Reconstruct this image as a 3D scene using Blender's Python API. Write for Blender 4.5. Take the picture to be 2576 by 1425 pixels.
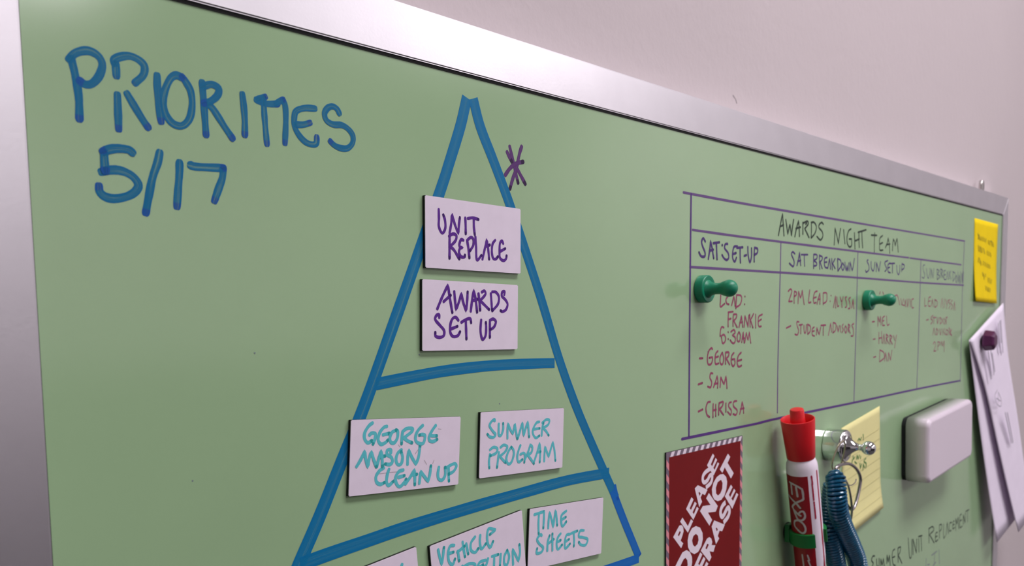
import bpy, bmesh, math, random
from mathutils import Vector, Matrix, geometry

for o in list(bpy.data.objects):
    bpy.data.objects.remove(o)
SC = bpy.context.scene
C = SC.collection
random.seed(7)

# ------------------------------------------------------------------ camera
# Board coordinates: X right along the board, Z up, Y = 0 is the glass surface, the room is at negative Y.
W, H = 2576.0, 1425.0
F, CX, CY = 2222.0, 1288.0, 966.0
ZT = 1.75                                   # height of the glass' top edge above the floor
r1 = Vector((0.66939346, -0.07352682, 0.73926057))     # board right, in camera axes (right, down, forward)
rd = Vector((0.01556645, 0.99625997, 0.08499269))      # board down
rn = Vector((-0.74274496, -0.04538589, 0.66803446))    # into the board
CAM = Vector((-0.08528, -0.235, ZT - 0.07619))


def to_world(c):
    return Vector((c.dot(r1), c.dot(rn), -c.dot(rd)))


cam_d = bpy.data.cameras.new('camera')
cam = bpy.data.objects.new('camera', cam_d)
C.objects.link(cam)
ax_r, ax_u, ax_f = to_world(Vector((1, 0, 0))), to_world(Vector((0, -1, 0))), to_world(Vector((0, 0, 1)))
m = Matrix((ax_r, ax_u, -ax_f)).transposed().to_4x4()
m.translation = CAM
cam.matrix_world = m
cam_d.sensor_width = 36.0
cam_d.lens = F / W * 36.0
cam_d.shift_x = 0.0
cam_d.shift_y = (CY - H / 2) / W
cam_d.clip_start = 0.01
cam_d.dof.use_dof = True
cam_d.dof.focus_distance = 0.335
cam_d.dof.aperture_fstop = 25.0
SC.camera = cam

# ------------------------------------------------------------------ world and exposure
wd = bpy.data.worlds.new('world')
SC.world = wd
wd.use_nodes = True
wd.node_tree.nodes['Background'].inputs[0].default_value = (0.9, 0.88, 0.92, 1)
wd.node_tree.nodes['Background'].inputs[1].default_value = 0.05
SC.view_settings.view_transform = 'Standard'
SC.view_settings.look = 'None'
SC.view_settings.gamma = 1.0
SC.view_settings.exposure = 0.0
SC.view_settings.use_curve_mapping = False
SC.cycles.use_denoising = True
LAMP_NEAR = 17.5        # watts of the panel just above the board
LAMP_FILL = 18.5         # watts of each added, unseen fill panel further back in the room
LAMP_COL = (1.0, 0.955, 0.985)

# ------------------------------------------------------------------ small helpers
def ray(px, py):
    return to_world(Vector((px - CX, py - CY, F))).normalized()


def at(px, py, off=0.0):
    """The point of the plane `off` metres in front of the glass that the photograph shows at pixel (px, py)."""
    d = ray(px, py)
    t = (-off - CAM.y) / d.y
    return CAM + d * t


def s2l(v):
    v /= 255.0
    return v / 12.92 if v <= 0.04045 else ((v + 0.055) / 1.055) ** 2.4


KL = 0.78


def col(r, g, b, k=None):
    k = k or KL
    return tuple(min(0.95, s2l(x) / k) for x in (r, g, b)) + (1.0,)


def tag(o, label=None, cat=None, group=None, kind=None):
    if label: o['label'] = label
    if cat: o['category'] = cat
    if group: o['group'] = group
    if kind: o['kind'] = kind
    return o


def empty(name, loc, label=None, cat=None, group=None):
    o = bpy.data.objects.new(name, None)
    C.objects.link(o)
    o.location = loc
    o.empty_display_size = 0.01
    return tag(o, label, cat, group)


def link(name, me, mat, parent=None, smooth=False):
    """Links a mesh given in world coordinates; below a parent it keeps its place."""
    o = bpy.data.objects.new(name, me)
    C.objects.link(o)
    if mat is not None:
        me.materials.append(mat)
    if smooth:
        for p in me.polygons: p.use_smooth = True
        me.set_sharp_from_angle(angle=math.radians(38))
    if parent is not None:
        p = Vector(parent.location)
        me.transform(Matrix.Translation(-p))
        o.parent = parent
    return o


def bm_obj(name, bm, mat, parent=None, smooth=False):
    me = bpy.data.meshes.new(name)
    bmesh.ops.recalc_face_normals(bm, faces=bm.faces[:])
    bm.to_mesh(me)
    bm.free()
    return link(name, me, mat, parent, smooth)


def bevel(bm, w, seg=2, edges=None):
    bmesh.ops.bevel(bm, geom=edges if edges is not None else bm.edges[:], offset=w, segments=seg, profile=0.5, affect='EDGES', clamp_overlap=True)


def box(bm, x0, x1, y0, y1, z0, z1):
    v = [bm.verts.new((x, y, z)) for x in (x0, x1) for y in (y0, y1) for z in (z0, z1)]
    for f in ((0, 1, 3, 2), (4, 6, 7, 5), (0, 4, 5, 1), (2, 3, 7, 6), (0, 2, 6, 4), (1, 5, 7, 3)):
        bm.faces.new([v[i] for i in f])
    return v


def slab(bm, front, depth):
    """A plate with the given front polygon (world points) and thickness `depth` towards +Y."""
    a = [bm.verts.new(p) for p in front]
    b = [bm.verts.new(Vector(p) + Vector((0, depth, 0))) for p in front]
    bm.faces.new(a)
    bm.faces.new(b[::-1])
    n = len(a)
    for i in range(n):
        bm.faces.new((a[i], b[i], b[(i + 1) % n], a[(i + 1) % n]))


def lathe(bm, prof, org, axis, seg=40, a0=0.0, a1=2 * math.pi, ref=None):
    """prof: (distance along axis, radius)"""
    axis = axis.normalized()
    ref = ref or (Vector((0, 0, 1)) if abs(axis.z) < 0.9 else Vector((1, 0, 0)))
    u = (ref - axis * ref.dot(axis)).normalized()
    v = axis.cross(u)
    full = abs(a1 - a0 - 2 * math.pi) < 1e-6
    n = seg if full else seg + 1
    rings = []
    for s, r in prof:
        if r < 1e-7:
            rings.append([bm.verts.new(org + axis * s)])
        else:
            rings.append([bm.verts.new(org + axis * s + (u * math.cos(a0 + (a1 - a0) * i / seg) + v * math.sin(a0 + (a1 - a0) * i / seg)) * r) for i in range(n)])
    for a, b in zip(rings, rings[1:]):
        if len(a) == 1 and len(b) == 1: continue
        for i in range(n if full else n - 1):
            j = (i + 1) % n
            if len(a) == 1: bm.faces.new((a[0], b[j], b[i]))
            elif len(b) == 1: bm.faces.new((a[i], a[j], b[0]))
            else: bm.faces.new((a[i], a[j], b[j], b[i]))
    return rings


def catmull(pts, n=6, closed=False):
    """Spline through pts; equal consecutive points make a corner."""
    P = [Vector(p) for p in pts]
    out = []
    N = len(P)
    rng = range(N if closed else N - 1)
    for i in rng:
        p1, p2 = P[i], P[(i + 1) % N]
        if (p1 - p2).length < 1e-12: continue
        p0 = P[(i - 1) % N] if (closed or i > 0) else p1 * 2 - p2
        p3 = P[(i + 2) % N] if (closed or i + 2 < N) else p2 * 2 - p1
        if (p0 - p1).length < 1e-12: p0 = p1 * 2 - p2
        if (p3 - p2).length < 1e-12: p3 = p2 * 2 - p1
        for k in range(n):
            t = k / n
            out.append(0.5 * ((2 * p1) + (p2 - p0) * t + (2 * p0 - 5 * p1 + 4 * p2 - p3) * t * t + (3 * p1 - p0 - 3 * p2 + p3) * t ** 3))
    if not closed: out.append(P[-1])
    return out


def tube(bm, pts, r, seg=10, closed=False, caps=True, flat=1.0):
    P = pts
    n = len(P)
    T = []
    for i in range(n):
        a = P[(i - 1) % n] if (closed or i) else P[i]
        b = P[(i + 1) % n] if (closed or i < n - 1) else P[i]
        T.append((b - a).normalized())
    u = T[0].orthogonal().normalized()
    rings = []
    for i in range(n):
        u = (u - T[i] * u.dot(T[i])).normalized()
        w = T[i].cross(u)
        rr = r[i] if isinstance(r, (list, tuple)) else r
        rings.append([bm.verts.new(P[i] + (u * math.cos(2 * math.pi * k / seg) + w * math.sin(2 * math.pi * k / seg) * flat) * rr) for k in range(seg)])
    m_ = n if closed else n - 1
    for i in range(m_):
        a, b = rings[i], rings[(i + 1) % n]
        sh = 0
        if closed and i == n - 1:
            sh = min(range(seg), key=lambda s: (a[0].co - b[s].co).length)
        for k in range(seg):
            bm.faces.new((a[k], a[(k + 1) % seg], b[(k + 1 + sh) % seg], b[(k + sh) % seg]))
    if caps and not closed:
        bm.faces.new(rings[0][::-1])
        bm.faces.new(rings[-1])


# ------------------------------------------------------------------ materials
def mat(name, base, rough=0.5, metal=0.0, spec=0.5, noise=None, bump=None, coat=0.0, trans=0.0, aniso=0.0):
    """noise = (scale, amount of value change, stretch xyz); bump = (scale, strength, distance)"""
    mt = bpy.data.materials.new(name)
    mt.use_nodes = True
    nt = mt.node_tree
    b = nt.nodes['Principled BSDF']
    b.inputs['Base Color'].default_value = base
    b.inputs['Roughness'].default_value = rough
    b.inputs['Metallic'].default_value = metal
    b.inputs['Specular IOR Level'].default_value = spec
    b.inputs['Coat Weight'].default_value = coat
    b.inputs['Transmission Weight'].default_value = trans
    b.inputs['Anisotropic'].default_value = aniso
    tc = nt.nodes.new('ShaderNodeTexCoord')
    if noise:
        mp = nt.nodes.new('ShaderNodeMapping')
        mp.inputs['Scale'].default_value = noise[2] if len(noise) > 2 else (1, 1, 1)
        nz = nt.nodes.new('ShaderNodeTexNoise')
        nz.inputs['Scale'].default_value = noise[0]
        nz.inputs['Detail'].default_value = 4
        mx = nt.nodes.new('ShaderNodeHueSaturation')
        mx.inputs['Color'].default_value = base
        mr = nt.nodes.new('ShaderNodeMapRange')
        mr.inputs['From Min'].default_value = 0.3
        mr.inputs['From Max'].default_value = 0.7
        mr.inputs['To Min'].default_value = 1 - noise[1]
        mr.inputs['To Max'].default_value = 1 + noise[1]
        nt.links.new(tc.outputs['Object'], mp.inputs['Vector'])
        nt.links.new(mp.outputs[0], nz.inputs['Vector'])
        nt.links.new(nz.outputs['Fac'], mr.inputs['Value'])
        nt.links.new(mr.outputs[0], mx.inputs['Value'])
        nt.links.new(mx.outputs[0], b.inputs['Base Color'])
    if bump:
        nz2 = nt.nodes.new('ShaderNodeTexNoise')
        nz2.inputs['Scale'].default_value = bump[0]
        nz2.inputs['Detail'].default_value = 3
        bp = nt.nodes.new('ShaderNodeBump')
        bp.inputs['Strength'].default_value = bump[1]
        bp.inputs['Distance'].default_value = bump[2]
        nt.links.new(tc.outputs['Object'], nz2.inputs['Vector'])
        nt.links.new(nz2.outputs['Fac'], bp.inputs['Height'])
        nt.links.new(bp.outputs[0], b.inputs['Normal'])
    return mt


def ink_mat(name, base, dark, streak=0.5, alpha=0.95, thin=0.6, tail=0.0012, fa=60.0, fc=2.6):
    """Marker ink: streaks along the stroke, a darker rim and a pool of ink where the pen stopped."""
    mt = bpy.data.materials.new(name)
    mt.use_nodes = True
    nt = mt.node_tree
    L = nt.links
    b = nt.nodes['Principled BSDF']
    b.inputs['Roughness'].default_value = 0.45
    b.inputs['Specular IOR Level'].default_value = 0.2

    def attr(n):
        a = nt.nodes.new('ShaderNodeAttribute'); a.attribute_name = n; return a.outputs['Fac']

    def math_(op, x, y=None):
        q = nt.nodes.new('ShaderNodeMath'); q.operation = op
        for i, v in enumerate((x, y)):
            if v is None: continue
            if isinstance(v, (int, float)): q.inputs[i].default_value = v
            else: L.new(v, q.inputs[i])
        return q.outputs[0]
    al, ac, tl, sd = attr('along'), attr('across'), attr('tail'), attr('seed')
    cb = nt.nodes.new('ShaderNodeCombineXYZ')
    L.new(math_('MULTIPLY', al, fa), cb.inputs[0])
    L.new(math_('ADD', math_('MULTIPLY', ac, fc), math_('MULTIPLY', sd, 3.37)), cb.inputs[1])
    L.new(sd, cb.inputs[2])
    nz = nt.nodes.new('ShaderNodeTexNoise')
    nz.inputs['Scale'].default_value = 1.0
    nz.inputs['Detail'].default_value = 3
    L.new(cb.outputs[0], nz.inputs['Vector'])
    mr = nt.nodes.new('ShaderNodeMapRange')
    mr.inputs['From Min'].default_value = 0.40
    mr.inputs['From Max'].default_value = 0.68
    L.new(nz.outputs['Fac'], mr.inputs['Value'])
    # pale middle where the nib wiped the ink away
    edge = math_('ABSOLUTE', ac)
    core = nt.nodes.new('ShaderNodeMapRange')
    core.inputs['From Min'].default_value = 0.85
    core.inputs['From Max'].default_value = 0.2
    L.new(edge, core.inputs['Value'])
    pale = math_('MULTIPLY', mr.outputs[0], core.outputs[0])
    # end pool
    pool = nt.nodes.new('ShaderNodeMapRange')
    pool.inputs['From Min'].default_value = tail
    pool.inputs['From Max'].default_value = tail * 0.75
    L.new(tl, pool.inputs['Value'])
    mx = nt.nodes.new('ShaderNodeMix'); mx.data_type = 'RGBA'
    mx.inputs[6].default_value = base
    mx.inputs[7].default_value = (base[0] * 1.6 + .02, min(1, base[1] * 1.7 + .04), min(1, base[2] * 1.5 + .04), 1)
    L.new(math_('MULTIPLY', pale, streak * 0.6), mx.inputs[0])
    mx2 = nt.nodes.new('ShaderNodeMix'); mx2.data_type = 'RGBA'
    L.new(mx.outputs[2], mx2.inputs[6])
    mx2.inputs[7].default_value = dark
    nz2 = nt.nodes.new('ShaderNodeTexNoise')
    nz2.inputs['Scale'].default_value = 0.6
    L.new(cb.outputs[0], nz2.inputs['Vector'])
    rim = nt.nodes.new('ShaderNodeMapRange')
    rim.inputs['From Min'].default_value = 0.6
    rim.inputs['From Max'].default_value = 1.0
    rim.inputs['To Max'].default_value = 0.2
    L.new(edge, rim.inputs['Value'])
    f = math_('MAXIMUM', math_('MULTIPLY', pool.outputs[0], 0.85), rim.outputs[0])
    L.new(f, mx2.inputs[0])
    L.new(mx2.outputs[2], b.inputs['Base Color'])
    L.new(math_('SUBTRACT', alpha, math_('MULTIPLY', pale, streak * thin)), b.inputs['Alpha'])
    return mt


M = {}
M['wall'] = mat('wall_paint', col(182, 171, 174), 0.75, bump=(160, 0.25, 0.001), noise=(3, 0.03))
M['ceiling'] = mat('ceiling_tile', (0.78, 0.77, 0.76, 1), 0.9, bump=(90, 0.3, 0.002))
M['floor'] = mat('carpet_tile', (0.09, 0.085, 0.09, 1), 0.95, noise=(200, 0.3))
M['far_wall'] = mat('far_wall_paint', (0.74, 0.71, 0.72, 1), 0.8, noise=(2, 0.03))
M['side_wall'] = mat('side_wall_paint', (0.68, 0.65, 0.655, 1), 0.8, noise=(2, 0.03))
M['laminate'] = mat('dark_laminate', (0.035, 0.03, 0.035, 1), 0.6, noise=(12, 0.2, (1, 1, 8)))
M['glass'] = mat('green_backpainted_glass', col(142, 170, 132), 0.14, spec=0.9, noise=(9, 0.035), coat=0.0)
M['alu'] = mat('brushed_aluminium', (0.76, 0.725, 0.775, 1), 0.36, metal=0.94, noise=(40, 0.03, (1, 1, 1)), bump=(900, 0.03, 0.0005))
M['white_face'] = mat('dry_erase_card', col(208, 196, 211), 0.35, noise=(180, 0.02), bump=(1500, 0.05, 0.0002))
M['black_mag'] = mat('magnet_rubber', (0.008, 0.008, 0.009, 1), 0.6, spec=0.3, bump=(3000, 0.3, 0.0002))
M['green_plastic'] = mat('green_plastic', (0.005, 0.24, 0.125, 1), 0.40, spec=0.5, noise=(60, 0.04))
M['clip_green'] = mat('clip_green_plastic', (0.002, 0.16, 0.03, 1), 0.4, noise=(80, 0.05))
M['red_cap'] = mat('red_plastic', (0.74, 0.012, 0.02, 1), 0.38, spec=0.5, bump=(2500, 0.08, 0.0003))
M['white_plastic'] = mat('white_plastic', col(222, 210, 226), 0.28, bump=(2500, 0.03, 0.0002))
M['label_red'] = mat('label_red', (0.33, 0.003, 0.012, 1), 0.35)
M['label_line'] = mat('label_red_line', (0.42, 0.02, 0.06, 1), 0.4)
M['label_white'] = mat('label_white', (0.62, 0.56, 0.58, 1), 0.4)
M['chrome'] = mat('chrome', (0.86, 0.86, 0.88, 1), 0.05, metal=1.0, bump=(900, 0.02, 0.0002))
M['gunmetal'] = mat('gunmetal', (0.42, 0.38, 0.40, 1), 0.22, metal=1.0, bump=(900, 0.05, 0.0002))
M['bronze'] = mat('nickel_wire', (0.55, 0.45, 0.36, 1), 0.2, metal=1.0)
M['blue_coil'] = mat('blue_coil_plastic', (0.002, 0.085, 0.15, 1), 0.2, metal=0.0, spec=0.6, coat=0.5, noise=(500, 0.3))
M['blue_coil'].node_tree.nodes['Principled BSDF'].inputs['Coat Tint'].default_value = (0.35, 0.7, 1, 1)
M['yellow'] = mat('yellow_note_paper', col(222, 192, 8), 0.8, noise=(60, 0.03), spec=0.2)
M['pale_yellow'] = mat('pale_yellow_paper', col(212, 205, 148), 0.8, noise=(60, 0.02), spec=0.2)
M['note_rule'] = mat('note_rule_line', col(192, 187, 138), 0.8)
M['paper'] = mat('white_paper', col(218, 207, 224), 0.7, noise=(60, 0.02), spec=0.3)
M['paper_print'] = mat('grey_print', col(150, 142, 158), 0.8)
M['eraser'] = mat('eraser_shell', col(205, 192, 205), 0.25, spec=0.5)
M['felt'] = mat('eraser_felt', (0.012, 0.013, 0.015, 1), 0.95, bump=(2500, 0.6, 0.0005))
M['purple_plastic'] = mat('purple_plastic', (0.085, 0.008, 0.065, 1), 0.35, noise=(100, 0.1))
M['sign_red'] = mat('sign_red', col(106, 10, 14), 0.45, spec=0.2, noise=(100, 0.03))
M['sign_white'] = mat('sign_white', col(214, 200, 212), 0.45, spec=0.35)
M['sign_pink'] = mat('sign_pink', col(205, 130, 140), 0.45)
M['sign_grey'] = mat('sign_grey', col(108, 92, 108), 0.45)
M['clip_metal'] = mat('clip_metal', (0.6, 0.57, 0.55, 1), 0.25, metal=1.0)

INK = {
    'blue_plain': ink_mat('ink_blue_wiped', col(2, 96, 138), col(4, 90, 142), 1.0, 0.95, 0.6, 0.0001),
    'blue': ink_mat('ink_blue', col(2, 96, 138), col(18, 72, 148), 1.0, 0.95, 0.6),
    'pyramid': ink_mat('ink_pyramid_blue', col(4, 102, 150), col(2, 92, 148), 1.0, 0.97, 0.5, 0.0001, 7.0, 13.0),
    'deep': ink_mat('ink_deep_blue', col(16, 92, 170), col(10, 70, 158), 0.7, 0.95, 0.4, 0.0012, 9.0, 12.0),
    'plum': ink_mat('ink_plum', col(84, 48, 104), col(36, 18, 52), 0.5, 0.96, 0.2, 0.0016),
    'purple': ink_mat('ink_purple', col(82, 34, 128), col(44, 8, 82), 0.45, 0.97, 0.2, 0.0009),
    'teal': ink_mat('ink_teal', col(84, 178, 188), col(22, 142, 144), 0.3, 0.9, 0.2, 0.0008),
    'line': ink_mat('ink_table_purple', col(98, 72, 122), col(62, 44, 86), 0.6, 0.95, 0.3, 0.0003),
    'line_dark': ink_mat('ink_table_violet', col(80, 48, 116), col(62, 36, 88), 0.3, 0.97, 0.2, 0.0003),
    'header': ink_mat('ink_header', col(72, 50, 108), col(50, 34, 80), 0.3, 0.96, 0.1, 0.0006),
    'black': ink_mat('ink_black', col(44, 56, 48), col(22, 28, 24), 0.3, 0.96, 0.1, 0.0006),
    'crimson': ink_mat('ink_crimson', col(138, 62, 92), col(112, 38, 72), 0.3, 0.94, 0.2, 0.0006),
    'scuff': ink_mat('scuff', col(140, 130, 134), col(140, 130, 134), 0.4, 0.45, 0.5, 0.0001),
    'grey': ink_mat('ink_faded', col(122, 126, 140), col(110, 112, 140), 0.4, 0.6, 0.3, 0.0006),
    'green': ink_mat('ink_green', col(60, 118, 62), col(40, 100, 50), 0.3, 0.9, 0.2, 0.0004),
    'note': ink_mat('ink_note', col(112, 108, 22), col(90, 88, 20), 0.2, 0.9, 0.2, 0.0004),
    'print': ink_mat('print_grey', col(140, 132, 148), col(130, 122, 140), 0.1, 0.8, 0.1, 0.0001),
}

# ------------------------------------------------------------------ strokes of a pen on a flat surface
CROP = {'A': (0, 0, 4.003), 'B': (480, 150, 4.75), 'C': (150, 300, 4.75), 'D': (1040, 200, 5.089), 'E': (1030, 470, 5.9375),
        'F': (1030, 680, 5.9375), 'G': (860, 1020, 5.7), 'H': (1180, 1000, 6.196), 'I': (1040, 1220, 4.293), 'K': (1700, 460, 5.937),
        'L': (1940, 520, 6.478), 'M': (2140, 560, 6.478), 'N': (1700, 660, 5.7), 'O': (1700, 860, 5.48), 'P': (1940, 680, 7.123),
        'Q': (2140, 700, 5.9375), 'R': (2140, 1240, 7.576), 'S': (1640, 1060, 3.903), 'Z': (1640, 1240, 7.703), 'Y': (880, 1300, 4.954),
        'T': (1930, 1010, 6.787), 'T2': (1930, 1215, 6.787), 'X': (1970, 1160, 8.906), 'V': (2440, 540, 6.2), 'W': (2400, 760, 3.96),
        'px': (0, 0, 1.0)}


def parse(crop, text):
    x0, y0, s = CROP[crop]
    strokes = []
    for st in text.split(';'):
        pts = []
        for tk in st.split():
            c = tk.endswith('!')
            a, b = tk.rstrip('!').split(',')
            p = (float(a) / s + x0, float(b) / s + y0)
            pts.append(p)
            if c: pts.append(p)
        if pts: strokes.append(pts)
    return strokes


SEQ = [0]


def ribbon_data(path2, w, butt=False, n=5):
    """2D ribbon rows: (left, right, along, tail) in the plane of the path"""
    P = catmull([Vector((a, b)) for a, b in path2], n)
    Q = [P[0]]
    for p in P[1:]:
        if (p - Q[-1]).length > w * 0.02: Q.append(p)
    if len(Q) < 2: Q.append(Q[0] + Vector((w * 0.3, 0)))
    P = Q
    d = [0.0]
    for a, b in zip(P, P[1:]): d.append(d[-1] + (b - a).length)
    T = []
    for i in range(len(P)):
        a, b = P[max(0, i - 1)], P[min(len(P) - 1, i + 1)]
        T.append((b - a).normalized())
    rows = []
    L = d[-1]

    def add(p, t, hw, al, tl):
        nrm = Vector((-t.y, t.x))
        rows.append((p + nrm * hw, p - nrm * hw, al, tl))
    if not butt:
        add(P[0] - T[0] * w * 0.42, T[0], w * 0.22, -w * .4, L + w * .4)
        add(P[0] - T[0] * w * 0.28, T[0], w * 0.40, -w * .2, L + w * .2)
    for i, p in enumerate(P):
        k = 1.0 + 0.012 * math.sin(d[i] / w * 0.8) if butt else 1.0 + 0.06 * math.sin(d[i] / w * 1.7 + SEQ[0]) + 0.02 * random.uniform(-1, 1)
        if i in (0, len(P) - 1) and not butt: k *= 0.98
        add(p, T[i], w * 0.5 * k, d[i], L - d[i])
    if not butt:
        add(P[-1] + T[-1] * w * 0.28, T[-1], w * 0.40, L + w * .2, 0)
        add(P[-1] + T[-1] * w * 0.42, T[-1], w * 0.22, L + w * .4, 0)
    return rows


def ink(name, parent, material, crop, text, w, off=0.0, label=None, butt=False, surf=None, kind=None):
    """Writes strokes of a pen of width w (metres) on the plane at `off`. surf(p2) maps plane coordinates to a 3D point when the surface is curved."""
    verts, faces, al, ac, tl, sd = [], [], [], [], [], []
    for st in parse(crop, text):
        SEQ[0] += 1
        lift = 0.00003 + 0.000007 * (SEQ[0] % 12)
        if surf is None:
            p2 = [(q.x, q.z) for q in (at(x, y, off) for x, y in st)]
        else:
            p2 = [surf.flat(x, y) for x, y in st]
        rows = ribbon_data(p2, w, butt)
        base = len(verts)
        seed = random.uniform(0, 50)
        for a, b, u, t in rows:
            for q, c in ((a, -1.0), ((a + b) / 2, 0.0), (b, 1.0)):
                verts.append(Vector((q.x, -off - lift - 8e-6 * max(0.0, u) / (u + t + 1e-9), q.y)) if surf is None else surf.solid(q.x, q.y, lift + 9e-5 + 8e-6 * max(0.0, u) / (u + t + 1e-9)))
                al.append(u); ac.append(c); tl.append(t); sd.append(seed)
        for i in range(len(rows) - 1):
            k = base + 3 * i
            faces.append((k, k + 1, k + 4, k + 3))
            faces.append((k + 1, k + 2, k + 5, k + 4))
    me = bpy.data.meshes.new(name)
    me.from_pydata([tuple(v) for v in verts], [], faces)
    for nm, data in (('along', al), ('across', ac), ('tail', tl), ('seed', sd)):
        at_ = me.attributes.new(nm, 'FLOAT', 'POINT')
        at_.data.foreach_set('value', data)
    o = link(name, me, material, parent)
    if label: o['label'] = label
    if kind: o['kind'] = kind
    return o


def poly_print(name, parent, material, items, off, label=None):
    """Flat printed shapes: items = list of (crop, outer, hole or None)."""
    me = bpy.data.meshes.new(name)
    verts, faces = [], []
    for crop, outer, hole in items:
        loops = []
        for t in (outer, hole):
            if t:
                loops.append([at(x, y, off) + Vector((0, -0.00005, 0)) for x, y in parse(crop, t)[0]])
        tris = geometry.tessellate_polygon(loops)
        base = len(verts)
        for l in loops: verts += [tuple(v) for v in l]
        faces += [tuple(base + i for i in t) for t in tris]
    me.from_pydata(verts, [], faces)
    o = link(name, me, material, parent)
    if label: o['label'] = label
    return o


# ------------------------------------------------------------------ the room
X0, X1, Y0, YW, ZC = -1.6, 3.2, -3.4, 0.016, 2.75


def struct(name, b, mt, kind='structure'):
    bm = bmesh.new()
    box(bm, *b)
    return tag(bm_obj(name, bm, mt), kind=kind)


struct('wall_back', (X0 - .1, X1 + .1, YW, YW + .1, 0, ZC), M['wall'])
struct('wall_left', (X0 - .1, X0, Y0, YW, 0, ZC), M['far_wall'])
struct('wall_right', (X1, X1 + .1, Y0, YW, 0, ZC), M['side_wall'])
struct('wall_front', (X0 - .1, X1 + .1, Y0 - .1, Y0, 0, ZC), M['far_wall'])
struct('floor', (X0 - .1, X1 + .1, Y0 - .1, YW + .1, -.1, 0), M['floor'])
struct('ceiling', (X0 - .1, X1 + .1, Y0 - .1, YW + .1, ZC, ZC + .1), M['ceiling'])


def lamp(x, y, sx, sy, watts, label):
    root = empty('ceiling_light', (x, y, ZC), label, 'light', 'ceiling light panels')
    bm = bmesh.new()
    t = 0.03
    for b in ((x - sx / 2 - t, x + sx / 2 + t, y - sy / 2 - t, y - sy / 2), (x - sx / 2 - t, x + sx / 2 + t, y + sy / 2, y + sy / 2 + t),
              (x - sx / 2 - t, x - sx / 2, y - sy / 2, y + sy / 2), (x + sx / 2, x + sx / 2 + t, y - sy / 2, y + sy / 2)):
        box(bm, *b, ZC - .03, ZC - .001)
    bm_obj('housing', bm, M['ceiling'], root)
    d = bpy.data.lights.new('lamp', 'AREA')
    d.shape = 'RECTANGLE'
    d.size, d.size_y = sx, sy
    d.energy = watts
    d.color = LAMP_COL
    o = bpy.data.objects.new('lamp', d)
    C.objects.link(o)
    o.parent = root
    o.location = (0, 0, -0.012)
    return root


lamp(0.55, -0.62, 1.1, 0.30, LAMP_NEAR, 'strip ceiling light panel nearest the board wall')
lamp(0.6, -2.6, 1.2, 0.6, LAMP_FILL, 'added unseen fill light panel on the ceiling at the back of the room')  # added for fill and to brighten the wall the frame reflects
lamp(2.3, -1.9, 1.2, 0.6, LAMP_FILL * 1.2, 'added unseen fill light panel on the ceiling near the right wall')  # added to brighten the right wall mirrored in glass and frame
for i in range(4):                          # added unseen dark cabinets opposite the board, darkening what the frame reflects
    x = -1.55 + i * 1.15
    cb = empty('added_cabinet', (x + .57, Y0 + .25, 0), ('added unseen dark cabinet in the corner by the left wall, for dark reflections in the frame', 'added unseen dark cabinet second from the left wall, for dark reflections in the frame', 'added unseen dark cabinet third from the left wall, for dark reflections in the frame', 'added unseen dark cabinet in the corner by the right wall, for dark reflections in the frame')[i], 'cabinet', 'added dark cabinets opposite the board')
    bm = bmesh.new()
    box(bm, x, x + 1.14, Y0 + .005, Y0 + .48, 0.001, 1.46)
    bevel(bm, .004)
    bm_obj('carcass', bm, M['laminate'], cb)
    for k in (0, 1):
        bm = bmesh.new()
        box(bm, x + .01 + k * .565, x + .565 + k * .565, Y0 + .482, Y0 + .502, .08, 1.44)
        bevel(bm, .003)
        d_ = bm_obj('door', bm, M['laminate'], cb)
        bm = bmesh.new()
        hx = x + .53 + k * .08
        box(bm, hx - .006, hx + .006, Y0 + .503, Y0 + .53, .68, .82)
        bevel(bm, .003)
        h_ = bm_obj('handle', bm, M['clip_metal'], None)
        h_.parent = d_
        h_.matrix_parent_inverse = Matrix.Translation(-Vector(cb.location))

# ------------------------------------------------------------------ the board
org = at(1000, 148.5, 0)
zt = org.z                                  # top edge of the glass
xl = at(91, 712, 0.0012).x                  # left edge
xr = at(2525, 536, 0.0012).x                # right edge
zf = at(1000, 137.5, 0.0012).z              # lower edge of the top rail: a black strip fills the gap between it and the glass
FW = at(1000, 1.5, 0.0012).z - zf                                 # width of the frame's face
zb = zt - 0.6096
FF, FB = -0.0012, 0.012                      # front and back of the frame
board = empty('magnetic_board', ((xl + xr) / 2, 0, zb), 'green glass dry erase board with wide brushed aluminium frame on grey wall', 'whiteboard')
bm = bmesh.new()
box(bm, xl - .004, xr + .004, 0, 0.006, zb - .004, zt + .004)
bm_obj('glass_panel', bm, M['glass'], board)


def rail(x0, x1, z0, z1, miter):
    """One length of frame with mitred ends; miter = which side is the long outer one."""
    bm = bmesh.new()
    if miter in 'tb':
        s = 1 if miter == 't' else -1
        zi, zo = (z0, z1) if s == 1 else (z1, z0)
        q = [(x0 + FW, zi), (x1 - FW, zi), (x1, zo), (x0, zo)]
    else:
        xi, xo = (x1, x0) if miter == 'l' else (x0, x1)
        q = [(xi, z0 + FW), (xi, z1 - FW), (xo, z1), (xo, z0)]
    slab(bm, [(a, FF, b) for a, b in q], FB - FF)
    ed = [e for e in bm.edges if all(abs(v.co.y - FF) < 1e-6 for v in e.verts)]
    bmesh.ops.bevel(bm, geom=ed, offset=0.0005, segments=3, affect='EDGES')
    return bm_obj('frame_rail', bm, M['alu'], board)


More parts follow.
